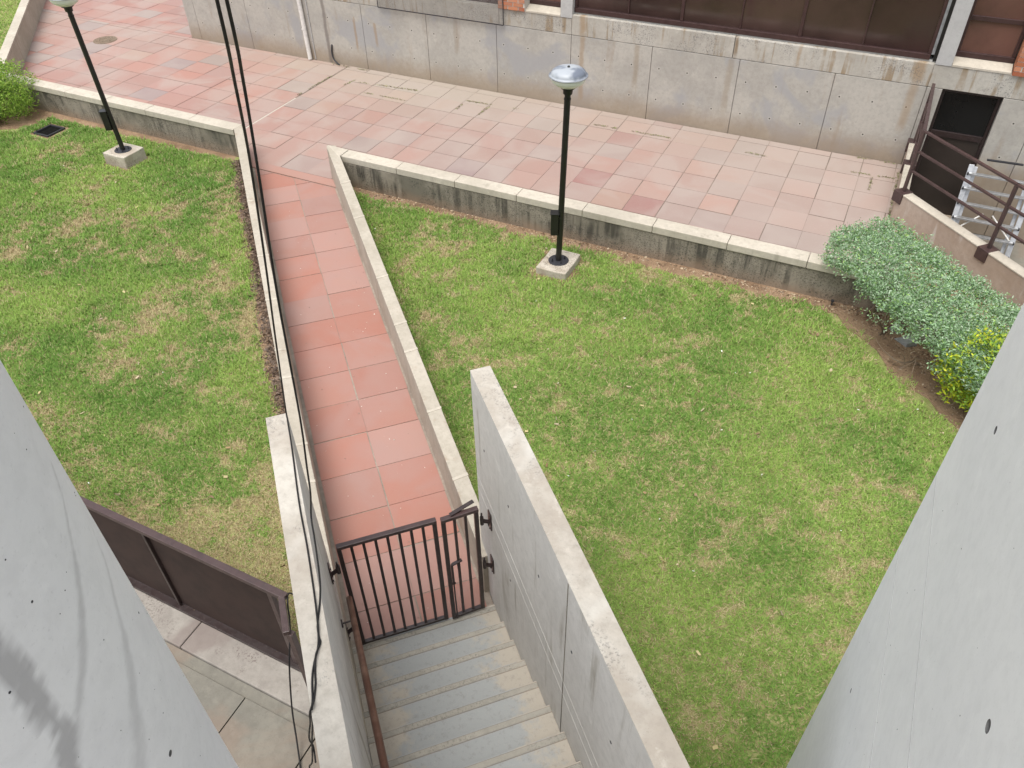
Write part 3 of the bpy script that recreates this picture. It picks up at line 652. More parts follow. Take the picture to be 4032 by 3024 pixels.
for x0, x1, zb in ((-7.03, -6.195, 1.722), (.86, 1.74, 1.787)):
    q = [(x, FY + y, z) for x in (x0, x1) for y, z in ((-.01, zb), (.24, zb), (.24, zb + .10), (-.01, zb + .03))]
    q = [(*F(x, y), z) for x, y, z in q]; sl = MB(); sl.add(q, [(0, 1, 2, 3), (7, 6, 5, 4), (0, 4, 5, 1), (1, 5, 6, 2), (2, 6, 7, 3), (3, 7, 4, 0)]); sl.build('sill', M['coping'], B)
def pane_set(x0, x1, z0, z1, y, mull, rails, glass, name='window', fw_=.05):
    fr = MB()
    fb(fr, x0, x1, y - .05, y + .05, z0, z0 + .085); fb(fr, x0, x1, y - .03, y + .03, z1 - .05, z1)
    fb(fr, x0, x0 + fw_, y - .03, y + .03, z0 + .087, z1 - .052); fb(fr, x1 - fw_, x1, y - .03, y + .03, z0 + .087, z1 - .052)
    for xm, wm in mull: fb(fr, xm - wm / 2, xm + wm / 2, y - .025, y + .025, z0 + .087, z1 - .052)
    for zr in rails: fb(fr, x0 + fw_ + .001, x1 - fw_ - .001, y - .03, y + .03, zr, zr + .07)
    o = fr.build(name, M['frame'], B, bevel=.004); g = MB()
    xs_ = [x0 + .01] + [q[0] for q in mull] + [x1 - .01]; zs2 = [z0 + .05] + [q + .035 for q in rails] + [z1 - .02]
    for xa, xb in zip(xs_[:-1], xs_[1:]):
        for za, zb_ in zip(zs2[:-1], zs2[1:]): k = random.uniform(.75, 1.3); fb(g, xa + .002, xb - .002, y + .004, y + .012, za + .002, zb_ - .002, col=(k, k * random.uniform(.95, 1.05), k))  # random tint per pane stands in for differing reflections
    g.build('pane', glass, o, colors=True)
    return o
big = pane_set(-5.93, .50, 1.815, 4.55, .13, [(-4.84, .025), (-3.80, .06), (-2.71, .025), (-1.655, .06), (-.595, .025)], [3.2], M['glass'])
x = MB(); fb(x, -5.95, .6, .10, .29, 1.786, 1.812); x.build('sill', M['pier'], B)
x = MB(); fb(x, .505, .55, .10, .12, 1.90, 4.5); x.build('trim_and_gap_shade', M['steel'], B)
x = MB(); fb(x, .552, .606, .09, .2, 1.80, 4.55); x.build('trim_and_gap_shade', M['black'], B)  # black strip painting the shade of the open gap beside the pier
pane_set(.862, 1.735, 1.885, 4.5, .27, [], [2.46], M['glassred'])
pane_set(-7.0, -6.2, 1.82, 4.5, .27, [], [], M['glassred'])
pane_set(-10.45, -7.565, 1.755, 4.2, .18, [(-9.0, .05)], [], M['glass'])
for x0, x1 in ((-7.55, -6.95), (1.755, 3.2)):                  # brick piers
    bp = MB(); fb(bp, x0 + .01, x1 - .01, -.03, .3, 1.74 if x0 < 0 else 1.79, 5.5, col=(.55, .52, .47))
    z = 1.735 if x0 < 0 else 1.787; k = 0
    while z < 3.6:
        xx = x0 - (.115 if k % 2 else 0)
        while xx < x1:
            a_, b_ = max(xx, x0), min(xx + .22, x1)
            if b_ - a_ > .03:
                c = np.array(random.choice([(.42, .15, .075), (.46, .18, .09), (.38, .12, .06), (.48, .20, .11)])) * random.uniform(.85, 1.1)
                fb(bp, a_, b_ - .012, -.04, .29, z, z + .063, col=tuple(c))
            xx += .23
        z += .075; k += 1
    bp.build('brick_pier', M['brick'], B, colors=True)
# insect mesh screen
ms = MB()
for i in range(int(3.05 / .022)): xx = -10.47 + i * .022; fb(ms, xx, xx + .0018, -.05, -.047, 1.425, 3.4)
for i in range(int(1.9 / .022)): zz_ = 1.43 + i * .022; fb(ms, -10.47, -7.44, -.0465, -.0440, zz_, zz_ + .0018)
so = ms.build('mesh_screen', metal('screen_wire', (.48, .46, .44), .5, .4, .3), B)
x = MB(); fb(x, -10.48, -7.43, -.055, -.04, 1.412, 1.425); fb(x, -7.44, -7.425, -.055, -.04, 1.426, 3.4); fb(x, -10.485, -10.47, -.055, -.04, 1.426, 3.4); x.build('screen_frame', M['plastic'], so)
# door of the sunken yard
df = MB()
fb(df, .847, .90, .12, .2, -1.05, 1.40); fb(df, 1.72, 1.773, .12, .2, -1.05, 1.40); fb(df, .902, 1.718, .12, .2, .56, .66); fb(df, .902, 1.718, .12, .2, 1.34, 1.40)
do = df.build('door', M['gatepaint'], B, bevel=.004)
x = MB(); fb(x, .902, 1.718, .155, .17, .662, 1.338); x.build('transom', M['doorglass'], do)
x = MB(); fb(x, .902, 1.718, .15, .18, -.86, .558); x.build('door_panel', M['doorpanel'], do)
x = MB(); fb(x, .86, 1.76, -.05, .15, -1.05, -.87); x.build('threshold', M['facade'], do)
# rain pipe and wire on the wall
pp = thing('rain_pipe', 'white plastic rain pipe running down the concrete facade', 'pipe', (*F(-12.55, FY - .05), 0))
MB().tube([(*F(-12.72, FY - .06), 5.5), (*F(-12.66, FY - .06), 2.6), (*F(-12.60, FY - .06), .02)], .05, 16).build('pipe', M['pvc'], pp, smooth=True, auto=50)
for z in (.7, 2.0): MB().lathe([(.052, -.015), (.057, -.012), (.057, .012), (.052, .015)], 16, (*F(-12.61 - z * .025, FY - .06), z)).build('clamp', M['pvc'], pp)
tag(MB().tube([(*F(-12.48, FY - .012), 3.0), (*F(-12.47, FY - .012), .02)], .012, 8).build('wall_wire', M['pier']), 'thin grey conduit beside the white rain pipe', 'conduit')
tag(MB().tube(smooth_path([(*F(-11.93, FY - .012), .42), (*F(-11.95, FY - .03), .25), (*F(-11.90, FY - .05), .10), (*F(-11.74, FY - .09), .012)]), .018, 8).build('cable_stub', M['plastic'], smooth=True), 'short dark pipe stub leaning at the foot of the facade', 'pipe')

# ------------------------------------------------------------------ manholes on the plaza
def manhole(x, y, r, lab, ribs=True):
    b = MB().lathe([(0, .006), (r * .86, .006), (r * .87, .002), (r * .92, .002), (r * .93, .008), (r, .008), (r, -.02)], 40, (x, y, .003))
    if ribs:
        for k in range(24):
            an = k * math.pi / 12; c, s = math.cos(an), math.sin(an); b.bar((x + c * r * .2, y + s * r * .2, .011), (x + c * r * .8, y + s * r * .8, .011), .018, .007)
        for q in (.25, .55): b.lathe([(r * q - .01, .009), (r * q - .01, .014), (r * q + .01, .014), (r * q + .01, .009)], 40, (x, y, .003))
    tag(b.build('manhole_cover', M['retain'] if ribs else M['floor']), lab, 'manhole cover', 'plaza manhole covers')
manhole(-18.31, 14.33, .29, 'round ribbed manhole cover in the pink plaza tiles beside the lamp post')
manhole(-15.42, 11.0, .33, 'plain round cement patch cover half hidden behind the left wall coping', False)

# ------------------------------------------------------------------ garden lamps
def lamp(base, zb, top_dx, top_dy, block, rot, label, boxdir):
    x, y = base
    L = thing('garden_lamp', label, 'lamp post', (x, y, 0), 'garden lamps with black poles')
    c, s = math.cos(rot), math.sin(rot); bl = MB(); w, d = block; n = 5
    poly = [(x + c * u * w / 2 - s * v * d / 2, y + s * u * w / 2 + c * v * d / 2) for u, v in ((-1, -1), (.3, -1.03), (1, -.98), (1.02, .2), (.97, 1), (-.2, 1), (-1, .96), (-.97, 0))]
    bl.prism(poly, -.15, zb); bl.build('block', M['stone'], L, bevel=.014)
    H = 2.62 - zb; tx, ty = top_dx / 2.5, top_dy / 2.5
    ax = lambda z: Vector((x + tx * (z - zb), y + ty * (z - zb), z))
    bp = MB().lathe([(.0, .010), (.15, .010), (.155, .004), (.155, 0)], 32, (x, y, zb)).build('base_plate', M['plastic'], L)
    for k in range(4):
        an = rot + math.pi / 4 + k * math.pi / 2; q = (x + .1 * math.cos(an), y + .1 * math.sin(an), zb + .01)
        MB().lathe([(.016, 0), (.016, .016), (.008, .016), (.008, .045), (0, .045)], 6, q).build('bolt', M['plastic'], bp)
    MB().tube([ax(zb + .008), ax(1.2), ax(2.62)], .043, 18).build('pole', M['black'], L, smooth=True, auto=50)
    MB().tube([ax(2.60), ax(2.62), ax(2.622), ax(2.678), ax(2.68), ax(2.752)], [.048, .048, .040, .042, .062, .068], 18).build('neck', M['black'], L, smooth=True, auto=40)
    b0 = ax(2.752)
    SQ = lambda pr_: [(r * .935, z * .86) for r, z in pr_]
    MB().lathe([(.075, 0), (.098, .004), (.098, .012), (.09, .013)], 32, tuple(b0)).build('collar', M['black'], L)
    MB().lathe(SQ([(.09, .012)] + [(.252 * math.sin(R(q)), .180 - .172 * math.cos(R(q))) for q in range(24, 91, 6)]), 40, tuple(b0)).build('bowl', M['bowl'], L, smooth=True)
    dm = MB().lathe(SQ([(.252, .181), (.264, .183), (.27, .188), (.266, .195), (.252, .199)] + [(.244 * math.cos(R(q)) ** .72, .200 + .108 * math.sin(R(q)) ** .9) for q in range(5, 90, 5)] + [(0, .308)]), 40, tuple(b0)).build('dome', M['dome'], L, smooth=True)
    MB().lathe([(.018, 0), (.018, .012), (.01, .02), (0, .021)], 10, (b0.x, b0.y, b0.z + .263)).build('finial', M['black'], dm)
    MB().tube([(b0.x + .248 * math.cos(k * math.pi / 20), b0.y + .248 * math.sin(k * math.pi / 20), b0.z + .162) for k in range(41)], .008, 6, cap=False).build('rim', M['steel'], dm)
    bx = MB(); c2, s2 = math.cos(boxdir), math.sin(boxdir); o_ = ax(.71 + zb * .5); cc = (o_.x + c2 * .085, o_.y + s2 * .085)
    z0 = o_.z - .18
    bx.prism([(cc[0] + c2 * u * .055 - s2 * v * .06, cc[1] + s2 * u * .055 + c2 * v * .06) for u, v in ((-1, -1), (1, -1), (1, 1), (-1, 1))], z0, z0 + .34)
    bx.prism([(cc[0] + c2 * u * .066 - s2 * v * .07, cc[1] + s2 * u * .066 + c2 * v * .07) for u, v in ((-1, -1), (1, -1), (1, 1), (-1, 1))], z0 + .342, z0 + .352)
    jb = bx.build('junction_box', M['black'], L, bevel=.003)
    MB().bar((o_.x, o_.y, z0 + .28), (cc[0], cc[1], z0 + .28), .1, .02).build('strap', M['black'], jb)
    return L
lamp((-3.775, 9.40), .14, .055, .02, (.48, .60), R(-1), 'black pole lamp on a cracked square block in the middle of the right lawn', R(200))
lamp((-12.58, 9.42), .25, -.08, .0, (.54, .50), R(-1), 'black pole lamp on a tall block in the left lawn, its head out of frame', R(215))

# ------------------------------------------------------------------ steel railing on the yard wall
RL = thing('yard_railing', 'brown steel railing with three rails turning the corner above the yard wall', 'railing', (.70, 12.95, ZT))
c0 = Vector((.682, 12.95, ZT)); pe = Vector((.683, 14.93, ZT)); pm = Vector((.683, 14.03, ZT)); u2 = Vector((-P2[0], -P2[1], 0)); p1 = c0 + u2 * 1.80; p2 = c0 + u2 * 3.6; p3 = c0 + u2 * 5.4
for p in (c0, p1, p2, p3, pm, pe):
    main = p in (c0, p1, p2, p3); uu = u2 if main else Vector((0, 1, 0)); vv = Vector((-uu.y, uu.x, 0))
    po_ = MB().bar(p + Vector((0, 0, .0)), p + Vector((0, 0, 1.0)), .045, .045, tuple(uu)).build('post', M['brown'], RL, bevel=.003)
    sh = MB(); wl_, hl = (.13, .105)
    sh.prism([tuple((p + uu * sx * wl_ / 1.0 * .75 + vv * sy * hl)[:2]) for sx, sy in ((-1, -1), (1, -1), (1, 1), (-1, 1))], ZT - .17, ZT + .008)
    sh.build('saddle', M['brown'], po_, bevel=.004)
for h, wd in ((1.0, .05), (.68, .04), (.36, .04)):
    for a_, b_ in ((c0, p1), (p1, p2), (p2, p3), (c0, pe)):
        d = (b_ - a_).normalized(); o1, o2 = a_ + d * .023, b_ - d * .023
        if h == 1.0: o1, o2 = a_ - d * .0, b_ + d * .02
        MB().bar(o1 + Vector((0, 0, h)), o2 + Vector((0, 0, h + .001 * (b_ is pe))), wd, .03).build('rail', M['brown'], RL, bevel=.003)

# ------------------------------------------------------------------ aluminium step ladder in the yard
LD = thing('step_ladder', 'folded aluminium step ladder leaning on the wall beside the dark yard door', 'ladder', (2.3, 14.2, -1.05))
def lp_(u, s, off=0): return Vector((1.66 + u - .1 * s * 0, 13.93 + .72 * s - off - SK * u, -1.04 + 1.42 * s))   # u across, s up the slope
for u, tw in ((0.0, 0), (.98, 0)): MB().bar(lp_(u, 0), lp_(u, 1.0), .03, .085, (1, 0, 0)).build('stile', M['alu'], LD, bevel=.004)
for u in (.08, .90): MB().bar(lp_(u, .02, -.1), lp_(u, .96, -.1), .025, .06, (1, 0, 0)).build('back_leg', M['alu'], LD, bevel=.003)
for k in range(6):
    s_ = .14 + k * .155; a_, b_ = lp_(-.02, s_, .02), lp_(1.0, s_, .02)
    MB().bar(a_, b_, .085, .028).build('tread', M['alu'], LD, bevel=.006)
    for q in (a_, b_): MB().bar(q - Vector((.012, 0, 0)), q + Vector((.012, 0, 0)), .09, .032).build('end_cap', M['plastic'], LD)
MB().tube([lp_(.05, .30, -.02), lp_(.42, .52, -.02)], .013, 8).tube([lp_(.93, .30, -.02), lp_(.56, .52, -.02)], .013, 8).build('brace', M['pvc'], LD)
MB().bar(lp_(.2, 1.06, -.05), lp_(.75, 1.07, -.05), .05, .02).build('top_guard', M['plastic'], LD)

# ------------------------------------------------------------------ small things in the garden
bxo = thing('drain_box', 'open black plastic utility box sunk in the left lawn without its lid', 'utility box', (-15.03, 9.76, ZL))
bb = MB()
def ring(x0, x1, y0, y1, w_, z0, z1, mb):
    for q in ((x0, x1, y0, y0 + w_), (x0, x1, y1 - w_, y1), (x0, x0 + w_, y0 + w_, y1 - w_), (x1 - w_, x1, y0 + w_, y1 - w_)): mb.box(*q, z0, z1)
ring(-15.24, -14.82, 9.55, 9.99, .035, ZL - .1, ZL + .045, bb); bb.build('rim', M['plastic'], bxo, bevel=.008)
MB().box(-15.20, -14.86, 9.59, 9.95, ZL + .009, ZL + .016).build('pit_shade', metal('pit_shade_black', (.006, .006, .005), .9, .1), bxo)  # flat black plate, shade inside the open box put into its colour
sp = thing('sprinkler', 'small dark sprinkler standing in the soil at the foot of the retaining wall', 'sprinkler', (.12, 10.06, ZL))
MB().tube([(.12, 10.06, ZL - .03), (.12, 10.06, .10)], .011, 10).lathe([(.011, .08), (.022, .085), (.022, .11), (.0, .112)], 12, (.12, 10.06, 0)).build('riser', M['plastic'], sp)
def stone(name, pts, z0, z1, tilt, label):
    n = len(pts); b = MB(); cx = sum(p[0] for p in pts) / n; cy = sum(p[1] for p in pts) / n
    b.hexa([(x, y, z0) for x, y in pts], [(cx + (x - cx) * .93, cy + (y - cy) * .93, z1 + tilt * (x - cx)) for x, y in pts])
    tag(b.build(name, concrete(name + '_slate', (.22, .225, .22), (.30, .30, .29)), bevel=.006), label, 'stone', 'broken slate pieces')
sx, sy = PB(6.36, 7.54); stone('stone', [(sx - .10, sy + .02), (sx + .03, sy - .09), (sx + .11, sy - .03), (sx + .02, sy + .09)], ZL - .01, ZL + .05, .25, 'smaller slate piece lying under the hedge nearer the wall corner')
sx, sy = PB(6.10, 7.50); stone('stone', [(sx - .16, sy + .02), (sx + .02, sy - .12), (sx + .15, sy - .03), (sx + .05, sy + .11)], ZL - .01, ZL + .06, .3, 'larger pointed slate piece lying under the hedge by the bare stems')

# ------------------------------------------------------------------ foliage
def leaves(tips, nper, ln, wd, cols, spread=.03, upb=.5, colvar=.18):
    n = len(tips) * nper; T = np.repeat(tips, nper, 0) + rng.normal(0, spread, (n, 3))
    d = rng.normal(0, 1, (n, 3)); d[:, 2] = d[:, 2] * .6 + upb; d /= np.linalg.norm(d, axis=1)[:, None]
    e = rng.normal(0, 1, (n, 3)); sd_ = np.cross(d, e); sd_ /= np.linalg.norm(sd_, axis=1)[:, None]
    L = ln * rng.uniform(.6, 1.25, n)[:, None]; W = wd * rng.uniform(.7, 1.2, n)[:, None]; nr = np.cross(sd_, d)
    v = np.stack([T, T + d * L * .5 + sd_ * W / 2 + nr * L * .06, T + d * L, T + d * L * .5 - sd_ * W / 2 + nr * L * .06], 1).reshape(-1, 3)
    f_ = np.arange(n * 4).reshape(n, 4)
    cc = np.array([c[0] for c in cols]); pp_ = np.array([c[1] for c in cols], float); k = rng.choice(len(cols), n, p=pp_ / pp_.sum())
    c = cc[k] * rng.uniform(1 - colvar, 1 + colvar, (n, 1)); c = np.repeat(c, 4, 0)
    return v, f_, c
def hedge_tips(n):
    out = []
    while len(out) < n:
        m = n * 3; a = rng.uniform(3.6, 7.65, m); b = rng.uniform(6.75, 8.35, m); z = rng.uniform(.15, 1.05, m)
        nn = fbm(a + 20, b + 20, 2.2, 1) - .5; n3 = fbm(a * 1 + z * 3 + 9, b + 3 + z * 2, 3.5, 4) - .5
        bc = 7.62; half = .69 + .06 * nn + .07 * n3; top = .95 + .05 * nn + .05 * n3 - .05 * ((b - bc) / .6) ** 2
        taper = np.clip((7.62 - a) / .3, 0, 1) ** .5; half = half * (.6 + .4 * taper)
        bot = .66 - .16 * np.clip((7.3 - b) / .4, 0, 1) * (n3 + .5) - .3 * n3
        u = (b - bc) / half; ins = (np.abs(u) < 1) & (z < top) & (z > bot)
        shell = np.minimum(np.minimum(top - z, (1 - np.abs(u)) * half), (7.75 - a) * .8)
        ins &= ((shell < .13) | (rng.random(m) < .08)) & (fbm(a * 1 + 60, b + z * .8 + 60, 5.0, 7) > .19)
        out += [(*PB(a_, b_), z_) for a_, b_, z_ in zip(a[ins], b[ins], z[ins])]
    return np.array(out[:n])
SILV = [((.27, .42, .22), 4), ((.36, .51, .31), 5), ((.45, .55, .40), 3), ((.15, .27, .10), 2.5), ((.34, .52, .16), 1.4)]
hd = thing('hedge', 'silvery green clipped hedge on bare stems between lawn and yard wall', 'hedge', (*PB(6, 7.45), ZL))
ht = hedge_tips(6000); sh0 = ht[(ht[:, 2] > .86)][:170]; shoots = np.concatenate([sh0 + np.array((0, 0, .03 * k)) + rng.normal(0, .012, sh0.shape) for k in (1, 2, 3)])
v, f_, c = leaves(np.concatenate([ht, shoots[rng.random(len(shoots)) < .8]]), 9, .043, .018, SILV, .028, .45)
raw_mesh('foliage', v, f_, M['leaf'], c, hd)
def branchy(mb, p, d, L, r, depth):
    q = [Vector(p)]; dd = Vector(d).normalized()
    for k in range(4):
        dd = (dd + Vector(rng.normal(0, .22, 3)) + Vector((0, 0, .06))).normalized(); q.append(q[-1] + dd * L / 4)
    mb.tube([tuple(x) for x in q], [r, r * .92, r * .84, r * .76, r * .66], 7)
    if depth:
        for k in range(rng.integers(2, 4)):
            branchy(mb, q[rng.integers(1, 5)], dd + Vector(rng.normal(0, .6, 3)), L * rng.uniform(.55, .85), r * .6, depth - 1)
for (a, b, n) in ((6.78, 7.39, 3), (6.33, 7.33, 3), (5.63, 7.42, 2), (5.2, 7.5, 2), (4.4, 7.5, 2)):
    sb = MB()
    for k in range(n): branchy(sb, (*PB(a + rng.normal(0, .03), b + rng.normal(0, .03)), ZL - .02), (rng.normal(0, .45), rng.normal(0, .45), 1), .42, .014, 2)
    sb.build('stem', M['bark'], hd)
def ball_tips(n, c, rad, zmin):
    d = rng.normal(0, 1, (n * 3, 3)); d /= np.linalg.norm(d, axis=1)[:, None]; k = fbm(d[:, 0] * 2 + 9, d[:, 1] * 2 + d[:, 2] + 9, 1.6, 2)
    r = (.72 + .5 * (k - .4)) + rng.normal(0, .05, n * 3) - (rng.random(n * 3) < .25) * rng.uniform(0, .4, n * 3)
    p = np.array(c) + d * r[:, None] * np.array(rad); p = p[p[:, 2] > zmin]; return p[:n]
ys = thing('shrub', 'yellow and lime leaved shrub under the hedge end by the right pillar', 'shrub', (*PB(4.80, 7.33), ZL))
v, f_, c = leaves(ball_tips(700, (*PB(4.80, 7.34), .62), (.52, .52, .56), .06), 7, .06, .022, [((.52, .58, .04), 3), ((.38, .52, .06), 4), ((.20, .36, .05), 3.5), ((.66, .64, .04), 2)], .04, .4)
raw_mesh('foliage', v, f_, M['leaf'], c, ys)
sb = MB()
for k in range(5): branchy(sb, (*PB(4.80, 7.33), ZL - .02), (rng.normal(0, .5), rng.normal(0, .5), 1), .3, .010, 1)
sb.build('stem', M['bark'], ys)
gs = thing('shrub', 'round bright green shrub in the corner of the left lawn by the drain box', 'shrub', (-16.55, 9.85, ZL))
v, f_, c = leaves(ball_tips(1700, (-16.62, 9.98, .54), (1.02, .82, .68), .06), 7, .06, .022, [((.27, .42, .06), 4), ((.38, .52, .10), 3), ((.15, .28, .04), 3)], .045, .4)
raw_mesh('foliage', v, f_, M['leaf'], c, gs)
sb = MB()
for k in range(6): branchy(sb, (-16.6 + rng.normal(0, .1), 9.9 + rng.normal(0, .1), ZL - .02), (rng.normal(0, .5), rng.normal(0, .5), 1), .4, .013, 1)
sb.build('stem', M['bark'], gs)

# ------------------------------------------------------------------ grass
def grass(name, n, box, keep, zl, dry):
    x0, x1, y0, y1 = box; x = rng.uniform(x0, x1, n); y = rng.uniform(y0, y1, n)
    k = keep(x, y); x, y = x[k], y[k]; n = len(x)
    dist = np.hypot(np.hypot(x, y), KH); sc = np.clip(dist / 8, .8, 2.2)
    dr = dry(x, y) + rng.normal(0, .10, n); hgt = (.028 + .026 * rng.random(n) + .05 * np.clip(fbm(x + 33, y + 33, 7.0, 9) - .5, 0, 1) * rng.random(n) * 3) * (1 - .35 * np.clip(dr, 0, 1)) * (sc ** .4)
    an = rng.uniform(0, 2 * np.pi, n); tl = rng.uniform(.3, 1.25, n) + .3 * np.clip(dr, 0, 1); w_ = .0047 * sc * rng.uniform(.7, 1.3, n)
    bx, by = np.cos(an), np.sin(an); tip = np.stack([x + bx * hgt * np.sin(tl) * 1.4, y + by * hgt * np.sin(tl) * 1.4, zl + hgt * np.cos(tl) * .9 + .006], 1)
    b1 = np.stack([x - by * w_, y + bx * w_, np.full(n, zl - .002)], 1); b2 = np.stack([x + by * w_, y - bx * w_, np.full(n, zl - .002)], 1)
    v = np.stack([b1, b2, tip], 1).reshape(-1, 3); f_ = np.arange(3 * n).reshape(n, 3)
    g1 = np.array((.150, .285, .052)); g2 = np.array((.325, .455, .105)); s1 = np.array((.56, .49, .28)); s2 = np.array((.36, .26, .14))
    lum = np.clip(fbm(x + 60, y + 60, 1.1, 6) * 1.6 - .35 + rng.normal(0, .20, n) + .05, 0, 1)[:, None]
    c = g1 * (1 - lum) + g2 * lum; isd = ((dr > rng.uniform(.35, .75, n)) | (rng.random(n) < .10))[:, None]
    sr = rng.random(n)[:, None]; c = np.where(isd, s1 * (1 - sr) + s2 * sr, c) * rng.uniform(.8, 1.2, (n, 1))
    o = raw_mesh(name, v, f_, M['grass'], np.repeat(c, 3, 0)); return tag(o, kind='stuff')
def nz(x, y, s, ch=0): return fbm(np.asarray(x) + 100, np.asarray(y) + 100, s, ch)
def keepR(x, y):
    a = x * P2[0] + y * P2[1]; b = x * Q2[0] + y * Q2[1]; yp = y + SK * x; w1 = (nz(x, y, 3.2) - .5); th_ = rng.random(len(x)) * .10
    k = (b > 1.27 + .05 * w1 + th_ * .4) & (yp < 9.97 + .22 * w1 - th_) & (b < 7.02 + .45 * w1 - 2.2 * th_) & (a > -.5) & ~((x > .69) & (y < 3.1)) & (y > 1.2)
    rx_, ry_ = x + 3.78, y - 9.40; return k & (np.maximum(np.abs(rx_) + .05, np.abs(ry_)) > .31 + .16 * w1 + th_)
def dryR(x, y): return (nz(x, y, .55, 1) - .5) * .55 + (nz(x, y, 3.2, 4) - .5) * 1.35 + (nz(x, y, 11, 7) - .5) * 1.5 + .175 - .16 * np.clip((4.6 - y) / 2, 0, 1)
grass('grass', 760000, (-10, 5, .8, 10.3), keepR, ZL, dryR)
def keepL(x, y):
    b = x * Q2[0] + y * Q2[1]; yp = y + SK * x; w1 = (nz(x, y, 3.0) - .5); th_ = rng.random(len(x)) * .10
    soil = .55 + .25 * w1 + th_; a = x * P2[0] + y * P2[1]
    k = (b < np.where(a > 6.0, -soil, -.45)) & (yp < 10.04 + .2 * w1 - th_) & (yp > 2.40) & (x > -19)
    k &= ~((x > -15.32) & (x < -14.74) & (y > 9.46) & (y < 10.07)) & ~(np.hypot(x + 16.65, (y - 9.95)) < 1.0 + .5 * w1 + th_)
    rx_, ry_ = x + 12.58, y - 9.42; return k & (np.maximum(np.abs(rx_), np.abs(ry_)) > .28 + .12 * w1 + th_)
def dryL(x, y): return (nz(x, y, .5, 2) - .5) * 1.0 + (nz(x, y, 2.6, 5) - .5) * 1.2 + (nz(x, y, 11, 8) - .5) * 1.1 + .23 + np.clip((5.2 - y) / 2.2, 0, 1) * .55 + np.clip(1 - (-.45 - (x * Q2[0] + y * Q2[1])) / .8, 0, 1) * np.clip((7 - y) / 3, 0, 1) * .25
grass('grass', 780000, (-19, -2.2, 2.3, 10.3), keepL, ZL, dryL)
grass('grass', 130000, (-32, -19, 12, 26), lambda x, y: (x * Q2[0] + y * Q2[1] < -5.2) & (x * Q2[0] + y * Q2[1] > -9), .25, lambda x, y: 0 * x + .1)

# mulch along the left curb, leaf litter and pebbles
def chips(name, n, pos, z, size, cols, flat=.4):
    x, y = pos(n); n = len(x); d = rng.normal(0, 1, (n, 3)); d[:, 2] *= flat; d /= np.linalg.norm(d, axis=1)[:, None]
    s_ = np.cross(d, rng.normal(0, 1, (n, 3)) + np.array((0, 0, 1.5))); s_ /= np.linalg.norm(s_, axis=1)[:, None]
    L = size * rng.uniform(.4, 1.3, n)[:, None]; W = L * rng.uniform(.25, .7, n)[:, None]; c0_ = np.stack([x, y, np.full(n, z) + rng.uniform(0, size * .4, n)], 1)
    v = np.stack([c0_ - d * L / 2 - s_ * W / 2, c0_ + d * L / 2 - s_ * W / 2, c0_ + d * L / 2 + s_ * W / 2, c0_ - d * L / 2 + s_ * W / 2], 1).reshape(-1, 3)
    cc = np.array(cols)[rng.integers(0, len(cols), n)] * rng.uniform(.75, 1.25, (n, 1))
    return tag(raw_mesh(name, v, np.arange(4 * n).reshape(n, 4), M['litter'], np.repeat(cc, 4, 0)), kind='stuff')
def p_curb(n):
    a = rng.uniform(6.2, 14.8, n); b = -.43 - np.abs(rng.normal(0, .085, n)); v = a[:, None] * P2 + b[:, None] * Q2; return v[:, 0], v[:, 1]
chips('mulch', 7000, p_curb, ZL + .01, .035, [(.10, .065, .045), (.15, .10, .07), (.07, .045, .035), (.20, .14, .10)])
def p_soil(n):
    x = rng.uniform(-8, .8, n); y = 10.13 - SK * x - np.abs(rng.normal(0, .09, n)); return x, y
chips('leaf_litter', 1500, p_soil, ZL + .004, .03, [(.30, .20, .12), (.16, .10, .06), (.42, .33, .22)])
def p_soil2(n):
    a = rng.uniform(3.5, 7.3, n); b = 7.62 - np.abs(rng.normal(0, .35, n)); v = a[:, None] * P2 + b[:, None] * Q2; return v[:, 0], v[:, 1]
chips('leaf_litter', 2200, p_soil2, ZL + .004, .03, [(.26, .18, .11), (.15, .09, .06), (.40, .31, .21)])
def p_path(n):
    a = rng.uniform(4.2, 13, n) ** 1.0; b = rng.uniform(-.2, 1.04, n); v = a[:, None] * P2 + b[:, None] * Q2; return v[:, 0], v[:, 1]
chips('grit', 140, p_path, .006, .014, [(.75, .70, .62), (.6, .52, .45), (.25, .18, .14)], .05)
def p_lawn(n): return rng.uniform(-9, 2, n), rng.uniform(2.5, 9.5, n)
def p_lawn_ok(n):
    x, y = p_lawn(n); b = x * Q2[0] + y * Q2[1]; k = (b > 1.4) & (b < 7); return x[k], y[k]
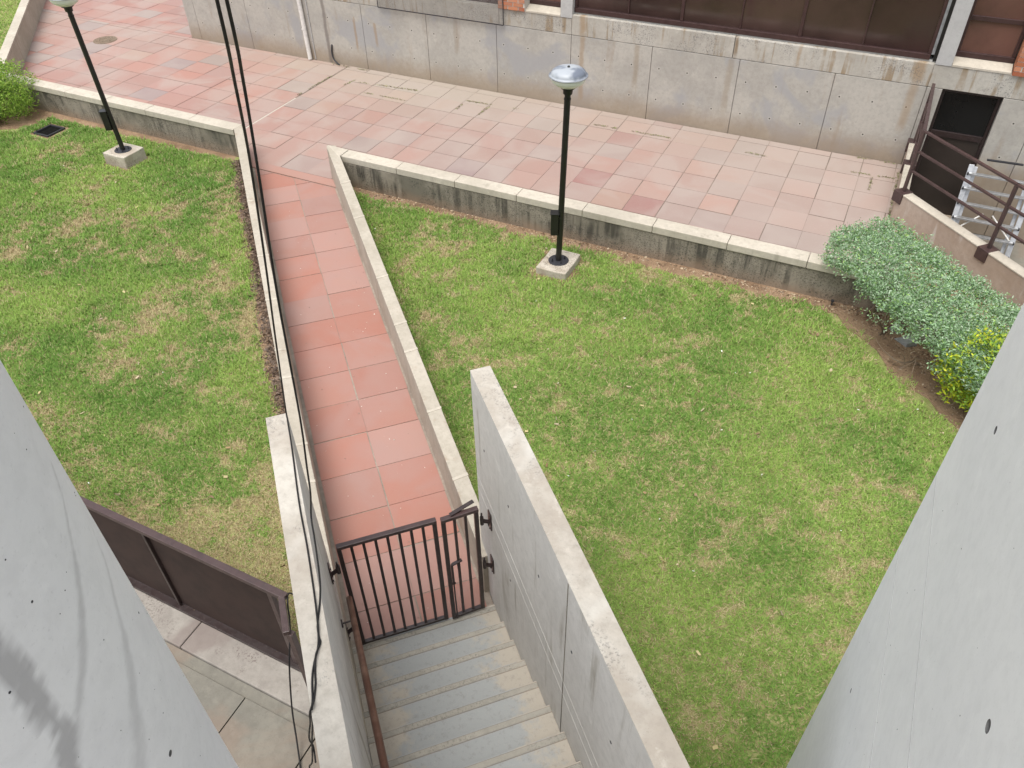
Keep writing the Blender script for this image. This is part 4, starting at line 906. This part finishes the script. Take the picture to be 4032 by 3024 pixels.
chips('grit', 90, p_lawn_ok, .05, .022, [(.72, .72, .66), (.6, .62, .55)], .1)
def p_lawn2(n):
    x, y = rng.uniform(-15, -3, n), rng.uniform(3, 9.6, n); b = x * Q2[0] + y * Q2[1]; k = b < -.7; return x[k], y[k]
chips('grit', 70, p_lawn2, .05, .022, [(.72, .72, .66), (.55, .5, .42)], .1)

MOSS = [((-11.53, 14.58), (-11.57, 12.99)), ((-10.99, 14.04), (-10.88, 14.61)), ((-10.78, 14.48), (-9.17, 14.58)), ((-10.38, 14.03), (-9.24, 13.99)), ((-8.02, 14.01), (-8.02, 14.51)), ((-8.02, 14.51), (-6.87, 14.53)), ((-7.47, 13.96), (-7.45, 14.46)), ((-5.1, 14.45), (-4.64, 14.45)), ((-4.33, 14.45), (-3.53, 14.45)), ((.18, 14.39), (.18, 13.81)), ((-2.1, 14.42), (-1.6, 14.38)), ((-.19, 14.37), (.6, 14.42)), ((-12.03, 15.19), (-10.95, 15.16)), ((-.14, 15.01), (.63, 15.01)), ((.60, 13.0), (.60, 14.9))]
def p_moss(n):
    L = np.array([math.dist(a, b) for a, b in MOSS]); k = rng.choice(len(MOSS), n, p=L / L.sum()); u = rng.random(n); A_ = np.array([m[0] for m in MOSS])[k]; B_ = np.array([m[1] for m in MOSS])[k]
    v = A_ + (B_ - A_) * u[:, None]; keep = vnoise(v[:, 0] + 50, v[:, 1] + 50, 5, 3) > .35; v = v + rng.normal(0, .014, v.shape); return v[keep, 0], v[keep, 1]
chips('moss', 2500, p_moss, .003, .024, [(.20, .20, .09), (.25, .28, .12), (.22, .18, .12), (.32, .26, .18)], .3)

def p_leaf(n):
    x, y = rng.uniform(-16, 2, n), rng.uniform(2.6, 9.8, n); b = x * Q2[0] + y * Q2[1]; k = ((b > 1.35) & (b < 7.3)) | (b < -.5); return x[k], y[k]
chips('leaf_litter', 420, p_leaf, .045, .045, [(.36, .25, .12), (.22, .14, .07), (.5, .42, .2), (.42, .34, .22)], .2)
